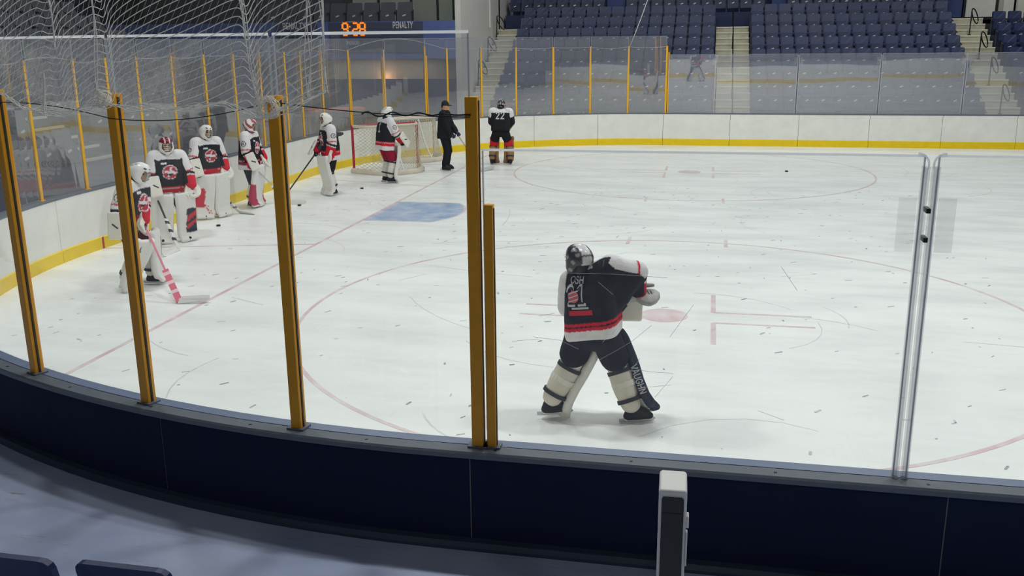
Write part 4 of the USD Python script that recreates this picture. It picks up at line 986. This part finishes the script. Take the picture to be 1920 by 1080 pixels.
            c = np.tile(np.array(lin((36, 42, 78))), (len(gv), 1)); c[q < -.03] = np.array(lin((150, 40, 48))); c[np.abs(q+.03) < .012] = W_
            mk(t, 'hockey_glove', gl, M['kit'], col=c)
    return t, jm, jer, J, F, Lf, axis

def stand(F, o):
    """joints of an upright figure: heading F, options for lean, hands (forward, left, up), feet and head"""
    F = unit([F[0], F[1], 0]); Lf = np.array([-F[1], F[0], 0]); g = lambda f, l, u: F*f+Lf*l+Zv*u
    fw = o.get('feet', .17); k = o.get('scale', 1.0); bend = o.get('bend', .05); lean = o.get('lean', .10); drop = o.get('drop', 0.0)
    J = {'pel': g(-bend*.5, 0, (.99-drop)*k), 'hipL': g(-bend*.4, .11, (.93-drop)*k), 'hipR': g(-bend*.4, -.11, (.93-drop)*k)}
    J['knL'], J['knR'] = g(.06+bend*.5, fw*.95, .53*k-drop*.4), g(.06+bend*.5, -fw*.95, .53*k-drop*.4)
    J['anL'], J['anR'] = g(o.get('stepL', 0), fw, .145), g(o.get('stepR', 0), -fw, .145)
    ax = unit(g(math.sin(lean), o.get('side', 0), math.cos(lean)))
    J['chest'] = J['pel']+ax*.36*k; J['neck'] = J['pel']+ax*.565*k; hf = o.get('headf', .05)
    J['head'] = J['neck']+unit(ax+F*hf*4)*.155*k; sw = o.get('shw', .215); sax = ax*.505*k
    J['shL'], J['shR'] = J['pel']+sax+Lf*sw, J['pel']+sax-Lf*sw
    for sd, sg in (('L', 1), ('R', -1)):
        h = o['ha'+sd]; J['ha'+sd] = g(*h); a, b = J['sh'+sd], J['ha'+sd]; l1, l2 = .31*k, .27*k
        dv = b-a; D = min(np.linalg.norm(dv), l1+l2-.01); dv = unit(dv); J['ha'+sd] = a+dv*D
        x = (l1*l1-l2*l2+D*D)/(2*D); hh = math.sqrt(max(0, l1*l1-x*x)); pole = Lf*sg*o.get('flare', .8)-F*.7-Zv*.2; pole = unit(pole-(pole@dv)*dv)
        J['el'+sd] = a+dv*x+pole*hh
    return J, F
def heading(base, deg):                                        # 0: towards the camera's side of the rink, positive: turned to the picture's right
    c = unit([CAM[0]-base[0], CAM[1]-base[1], 0]); r = np.array([-c[1], c[0], 0]); a = math.radians(deg); return c*math.cos(a)+r*math.sin(a)

def stick(label, hand, heel, tip, ext=.12, shaft=(40, 40, 44), paddle=(228, 226, 222), acc=(60, 62, 70), plen=.60, lift=.012, bladec=None):
    hand, heel, tip = (np.asarray(v, float) for v in (hand, heel, tip)); heel[2] = max(heel[2], lift); tip[2] = max(tip[2], lift)
    d = unit(hand-heel); t = thing('goalie_stick', label, 'hockey stick')
    bd = unit(tip-heel); nrm = unit(np.cross(bd, d)); ln = np.linalg.norm(hand-heel); plen = min(plen, ln*.8)
    mk(t, 'shaft', bar(heel+d*plen, hand+d*ext, .028, .022, up=nrm), pmat_c(shaft)); mk(t, 'butt_knob', bar(hand+d*(ext-.03), hand+d*(ext+.01), .034, .036, up=nrm), pmat_c((225, 225, 222)))
    mk(t, 'paddle', bar(heel+d*.03, heel+d*plen, .085, .024, up=nrm), pmat_c(paddle))
    pg = Polygon([(-.03, -.01), (.33, 0), (.39, .03), (.38, .075), (.30, .095), (0, .10), (-.04, .06)]); bl = trimesh.creation.extrude_polygon(pg, .02, engine='earcut'); v = bl.vertices
    upb = unit(np.cross(nrm, bd)); upb = upb if upb[2] > 0 else -upb; k = np.linalg.norm(tip-heel)/.39
    bl.vertices = heel+v[:, :1]*bd*k+v[:, 1:2]*upb+(v[:, 2:3]-.01+.05*(v[:, :1]/.39)**2)*nrm
    mk(t, 'blade', bl, pmat_c(bladec or paddle))
    for q in (.18, .34, .5):
        if q < plen: mk(t, 'print_band', bar(heel+d*q, heel+d*(q+.055), .088, .027, up=nrm), pmat_c(acc))
    return t
_pc = {}
def pmat_c(rgb):
    if rgb not in _pc: _pc[rgb] = pmat('paint_%d_%d_%d' % rgb, rgb, .45)
    return _pc[rgb]
def foot(x, y): return np.array([x, y, 0.0])

PEOPLE = []
def skater(label, base, deg, o, st):
    base = np.array([base[0], base[1], 0.0]); F = heading(base, deg); J, F = stand(F, o)
    if 'lookdeg' in st: st['look'] = unit(heading(base, st['lookdeg'])+Zv*st.get('pitch', -.15))
    else: st['look'] = unit(F+Zv*st.get('pitch', -.12))
    st.setdefault('toeL', unit(F+np.array([-F[1], F[0], 0])*.25)); st.setdefault('toeR', unit(F-np.array([-F[1], F[0], 0])*.25))
    r = build_person(label, base, J, F, st); PEOPLE.append((base, r)); return base, r

TWO = dict(two_bands=False)
# 1: leftmost, bent forward over a pink stick, partly behind the near post
b1, r1 = skater('person in white mask and black jersey bending over a pink stick behind the near post', (-1.36, -6.52), 58, dict(lean=.30, bend=.12, haL=(.20, -.06, .80), haR=(.02, -.44, .80), feet=.19, headf=.10, flare=1.3, stepR=-.10, stepL=.10), dict(mask_mode='vents', pitch=-.5, pants=(112, 30, 52), rise=.24, pad_w=.12, pad_mode='slit', two_bands=False, boardR=(0.2, -1, .2), glove_col=(200, 200, 205)))
b2, r2 = skater('person in maroon-topped mask and black jersey standing square behind the leftmost player', (-2.57, -3.55), 12, dict(lean=.12, bend=.10, haL=(.22, .36, .86), haR=(.22, -.30, .84), feet=.19, flare=1.1), dict(mask_mode='top', pad_mode='dark', pad_leg='L', wide=1.06, two_bands=False, collar=MAR, pitch=-.15))
b3, r3 = skater('person in all-white mask standing with a white blocker, against the left boards', (-3.10, -1.28), 27, dict(lean=.08, bend=.06, haL=(.16, .34, .86), haR=(.24, -.34, .90), feet=.17, flare=.9), dict(lookdeg=40, mask_mode='vents', pad_mode='outer', pad_leg='R', two_bands=False, boardR=tuple(heading((-3.1, -1.28), 5)), pitch=-.2))
b4, r4 = skater('person in white mask with red swirls, in profile beside the thick post', (-2.87, .07), 68, dict(lean=.06, bend=.05, haL=(.26, .22, .90), haR=(.16, -.28, .84), feet=.13, flare=.7), dict(mask_mode='swirl', pad_mode='wedge', pad_acc=(176, 40, 74), two_bands=False, maroon=True, boardR=tuple(heading((-2.87, .07), 20)), pitch=-.1))
b5, r5 = skater('person in white mask facing left, holding a dark stick reversed', (-1.82, 1.84), -72, dict(lean=.06, bend=.05, haL=(.12, .26, .84), haR=(.30, -.20, .86), feet=.15, flare=.6), dict(mask_mode='vents', mask=(236, 234, 226), two_bands=False, pitch=-.05, gloveR='block'))
b6, r6 = skater('person in white mask and maroon pants in front of the goal net', (-1.16, 3.83), 118, dict(lean=.10, bend=.08, haL=(.28, .26, .95), haR=(.34, -.22, .96), feet=.14, flare=.8), dict(lookdeg=100, mask_mode='vents', pants=(150, 28, 54), two_bands=False, crest=False, pad_mode='roll', pad_acc=(40, 42, 48), boardR=tuple(heading((-1.16, 3.83), 60)), pitch=-.1))
bc, rc_ = skater('person in black cap, jacket and trousers with hockey gloves, standing by the goal', (-.33, 6.18), 72, dict(lean=.03, bend=.03, haL=(.30, .12, .98), haR=(.24, -.16, .96), feet=.10, flare=.5, shw=.19, scale=1.0), dict(goalie=False, plain=(26, 27, 32), pants=(24, 25, 30), gloveL='glove', gloveR='glove', wide=.86, cowl=M['black_cloth'], pitch=-.05, hem=-.22))
b7, r7 = skater('person with back turned in dark mask and tan pads by the far boards', (.88, 7.62), 172, dict(lean=.22, bend=.10, drop=.03, haL=(.30, .14, .98), haR=(.30, -.14, .98), feet=.25, headf=.12, flare=1.9, shw=.24), dict(mask_mode='dark', pad_w=.105, rise=.2, padcol=(150, 110, 74), wrap=(156, 118, 82), pants=(28, 28, 32), pants_low=(206, 36, 50), crest=False, badge=False, band=[], sleeve=((-1, .22, W_), (.22, 2, K_)), yoke=.14, pitch=-.55, hem=-.05, sockmat=M['red_cloth'], two_bands=False, cowl=M['black_cloth'], toeL=tuple(heading((.88, 7.62), 150)), toeR=tuple(heading((.88, 7.62), 200))))

# 8: the skater in the middle, seen from behind, hunched to the right
v8 = np.array([-.1135, .9935, 0]); q8 = np.array([.9935, .1135, 0]); F8 = unit(v8*.93+q8*.36)
J8 = {'head': (-.155, .03, 1.50), 'neck': (-.095, -.005, 1.355), 'chest': (-.035, -.02, 1.205), 'pel': (-.025, -.02, .905), 'shL': (-.225, .06, 1.285), 'shR': (.13, -.03, 1.455),
      'elL': (-.275, .16, 1.02), 'haL': (.22, .30, .99), 'elR': (.34, .09, 1.385), 'haR': (.345, .24, 1.14), 'hipL': (-.135, -.01, .82), 'hipR': (.09, -.03, .82),
      'knL': (-.225, .06, .505), 'knR': (.205, .12, .48), 'anL': (-.40, -.02, .165), 'anR': (.35, .03, .13)}
st8 = dict(gusset=True, sleeve=((-1, .40, W_), (.40, .44, R_), (.44, .49, W_), (.49, .60, K_), (.60, .64, W_), (.64, 2, R_)), rise=.30, toe=.16, wrap_k=1.12, look=unit(v8*.75-q8*.45-Zv*.30), mask_mode='strip', pants=(30, 32, 40), pants_r=.13, padL=unit(v8*.75+q8*.70), padR=unit(v8*.70+q8*.80), toeL=unit(v8*.3+q8*1.0), toeR=unit(v8*.25+q8*1.0), pad_mode='outroll', pad_acc=(42, 46, 64),
           res=.0105, crest=False, badge=False, two_bands=True, hem=-.18, band=[(-9, .02, W_), (.02, .085, R_), (.085, .115, K_), (.115, .175, R_)], hemn=unit(np.array([-.22, 0, 1.0])), outdirL=unit(-q8+v8*.1), outdirR=unit(Zv*.75+q8*.65+v8*.1), yoke_up=v8, pants_end=.64, outer=.02, boardR=unit(q8*.9+v8*.2+Zv*.3), gloveL='block', boardL=unit(q8*.9-v8*.2), gloveR='catch', gdirR=unit(q8*.9+v8*.25-Zv*.1), palmR=unit(Zv*.9-v8*.25-q8*.1), glovematL=M['glove_grey'], wide=.98, pad_w=.125, yoke=.09, wrap=(216, 210, 196), blockmat=M['white_leather'])
base8 = np.array([5.64, -10.23, 0.0])
r8 = build_person('person seen from behind in black jersey, leaning right, skating in the middle foreground', base8, J8, F8, st8)
# print on the back: name bar, outlined number, round patch, red bar
def decal(parent, name, mesh2d, c, r, u, target, mat, off=.003):
    n = np.cross(r, u); V = mesh2d.vertices; T = target.triangles; a, e1, e2 = T[:, 0], T[:, 1]-T[:, 0], T[:, 2]-T[:, 0]; out = np.empty_like(V)
    dr = -n; pv = np.cross(dr, e2); det = (e1*pv).sum(1); inv = np.where(np.abs(det) > 1e-9, 1/np.where(det == 0, 1, det), 0)
    for i, (x, y, z) in enumerate(V):
        o = c+r*x+u*y+n*.5; tv = o-a; uu = (tv*pv).sum(1)*inv; qv = np.cross(tv, e1); vv = (qv@dr)*inv; tt = (e2*qv).sum(1)*inv
        hit = (uu >= -1e-6) & (vv >= -1e-6) & (uu+vv <= 1+1e-6) & (tt > 0) & (np.abs(det) > 1e-9); d = tt[hit].min() if hit.any() else .5
        out[i] = o+dr*(d-off-z)
    m = trimesh.Trimesh(out, mesh2d.faces, process=False); return mk(parent, name, m, mat)
def sub(m, l): v, f = trimesh.remesh.subdivide_to_size(m.vertices, m.faces, l); return trimesh.Trimesh(v, f, process=False)
def txt(s_, h, w=None, depth=.001, bold=True):
    m = meshkit.text_mesh(s_, h, depth, bold=bold); b = m.bounds; m.apply_translation([-(b[0, 0]+b[1, 0])/2, -(b[0, 1]+b[1, 1])/2, 0])
    if w: m.apply_scale([w/(b[1, 0]-b[0, 0]), 1, 1])
    return sub(m, .03)
t8, jm8, jer8, J8a, F8a, L8, ax8 = r8
bk = unit(-(F8a-(F8a@ax8)*ax8)); rr8 = unit(np.cross(ax8, bk)); cN = J8a['chest']-rr8*.085+ax8*.025
M['patch'] = pmat('patch_pink', (206, 96, 112), .8); M['num_white'] = pmat('number_white', (196, 198, 204), .8); M['num_black'] = pmat('number_black', (36, 37, 44), .8)
decal(jer8, 'number_outline', txt('21', .18, .18, bold=True), cN, rr8, ax8, jm8, M['num_white'], .003)
decal(jer8, 'number', txt('21', .15, .15, bold=False), cN, rr8, ax8, jm8, M['num_black'], .006)
decal(jer8, 'name_lettering', txt('OSH', .055, .14), cN+ax8*.125+rr8*.005, rr8, ax8, jm8, M['num_white'], .004)
pt = flat(Point(0, 0).buffer(.052, 10), .001, .001); decal(jer8, 'round_patch', sub(pt, .03), cN-rr8*.02-ax8*.01, rr8, ax8, jm8, M['patch'], .009)
for k in (-1, 0, 1):
    decal(jer8, 'patch_stripe', sub(flat(Polygon([(-.045, k*.035-.012), (.045, k*.035+.012), (.045, k*.035+.022), (-.045, k*.035-.002)]), .001, .001), .03), cN-rr8*.02-ax8*.01, rr8, ax8, jm8, M['num_white'], .0105)
decal(jer8, 'red_bar', sub(flat(sbox(-.11, -.022, .11, .022), .001, .001), .03), cN-ax8*.155+rr8*.03, rr8, ax8, jm8, M['red_cloth'], .005)
decal(jer8, 'white_lettering', sub(flat(sbox(-.07, -.01, .09, .008), .001, .001), .03), cN-ax8*.112+rr8*.02, rr8, ax8, jm8, M['num_white'], .005)
# numbers on the two other backs seen
t7, jm7, jer7, J7, F7, L7, ax7 = r7[0:7]
bk = unit(-(F7-(F7@ax7)*ax7)); rr = unit(np.cross(ax7, bk))
decal(jer7, 'number', txt('22', .20, .24), J7['chest']+ax7*.02, rr, ax7, jm7, M['num_white'], .005)
t6, jm6, jer6, J6, F6, L6, ax6 = r6[0:7]
bk = unit(-(F6-(F6@ax6)*ax6)); rr = unit(np.cross(ax6, bk))
decal(jer6, 'number', txt('1', .24, .09), J6['chest']+ax6*.0, rr, ax6, jm6, M['num_white'], .005)
# lettering down the dark outer edge of the right pad
pads8 = [c for c in t8.GetChildren() if c.GetName().startswith('leg_pad')]; padR8 = pads8[1]
pv_ = np.array(UsdGeom.Mesh(padR8).GetPointsAttr().Get(), float); pf_ = np.array(UsdGeom.Mesh(padR8).GetFaceVertexIndicesAttr().Get()).reshape(-1, 3)
pm8 = trimesh.Trimesh(pv_, pf_, process=False); aR = unit(J8a['knR']-J8a['anR']); vw = unit(np.array([CAM[0], CAM[1], 0])-np.array([base8[0], base8[1], 0])); n_p = unit(vw-(vw@aR)*aR); r_p = -aR; u_p = np.cross(n_p, r_p)
fdR = unit(st8['padR']-(st8['padR']@aR)*aR); cP = J8a['anR']+aR*.24+fdR*.085-np.cross(fdR, aR)*-.11
decal(padR8, 'edge_lettering', txt('VAUGHN', .062, .27, bold=True), cP, r_p, u_p, pm8, M['num_white'], .003)
# ---- sticks, held by the players
def hand_of(base, r, sd, dz=0.0): return base+r[3]['ha'+sd]+Zv*dz
stick('pink goalie stick of the leftmost player, its blade on the ice', hand_of(b1, r1, 'L', -.03), (-.28, -7.26, 0), (.10, -7.15, 0), shaft=(214, 120, 140), paddle=(220, 92, 116), acc=(236, 200, 206), bladec=(214, 212, 214))
stick('white and dark goalie stick held between the two leftmost players', hand_of(b2, r2, 'R', -.04), (-2.10, -4.22, 0), (-2.03, -4.70, 0), shaft=(60, 62, 66))
stick('white goalie stick slanting down before the player in all-white mask', hand_of(b3, r3, 'R', -.03), (-2.75, -.75, 0), (-2.36, -.81, 0), shaft=(206, 190, 184), acc=(120, 122, 124))
stick('white goalie stick with its blade showing right of the thick post', hand_of(b4, r4, 'R', -.03), (-2.15, .38, 0), (-1.90, .56, 0), shaft=(190, 190, 188), acc=(90, 92, 94))
hd5 = hand_of(b5, r5, 'R', -.02); bt5 = np.array([-3.03, 2.19, .02]); dd5 = unit(bt5-hd5)
stick('dark stick slanting to the ice left of the player facing left', bt5-dd5*.05, hd5-dd5*.52, hd5-dd5*.60+np.array([.30, .1, -.05]), ext=.05, shaft=(38, 40, 46), paddle=(60, 62, 66), plen=.45)
stick('pale stick of the person in black cap, blade right of the tall near post', hand_of(bc, rc_, 'L', -.02), (.72, 6.04, 0), (.93, 6.50, 0), shaft=(206, 180, 160), paddle=(190, 188, 184), plen=.12)

# fine scratches in the outer face of the low near pane
SCR = [[(5.811, 2.116), (6.072, 2.12), (6.369, 2.111)], [(5.99, 2.071), (6.074, 2.001)], [(5.991, 1.608), (6.11, 1.685), (6.184, 1.737), (6.291, 1.836)], [(6.187, 1.579), (6.277, 1.562), (6.417, 1.561)], [(6.173, 1.546), (6.231, 1.638)], [(6.32, 1.411), (6.417, 1.542)], [(5.621, 1.731), (5.776, 1.72), (5.883, 1.672)], [(6.392, 1.773), (6.513, 1.964)], [(6.223, 1.459), (6.407, 1.491)], [(5.883, 1.72), (5.892, 1.746)], [(6.019, 1.721), (6.04, 1.747)], [(6.072, 1.774), (6.09, 1.8)], [(6.013, 2.16), (6.021, 2.197)], [(5.653, 1.859), (5.745, 1.877)], [(5.496, 1.698), (5.652, 1.72)], [(6.885, 1.372), (7.031, 1.325)], [(7.054, 2.069), (6.963, 2.197)]]
M['scratch'] = pmat('glass_scratch', (236, 238, 242), .5, alpha=.55)
scr = [bar((a[0], YNEAR-GO-.0065, a[1]), (b[0], YNEAR-GO-.0065, b[1]), .0022, .0004, up=(0, 1, 0)) for l in SCR for a, b in zip(l[:-1], l[1:])]
low = [c for c in gn.GetChildren() if 'short yellow post' in (c.GetCustomDataByKey('label') or '')][0]
mk(low, 'scratch', cat(*scr), M['scratch'], kind='stuff', label='fine pale scratches in the glass')
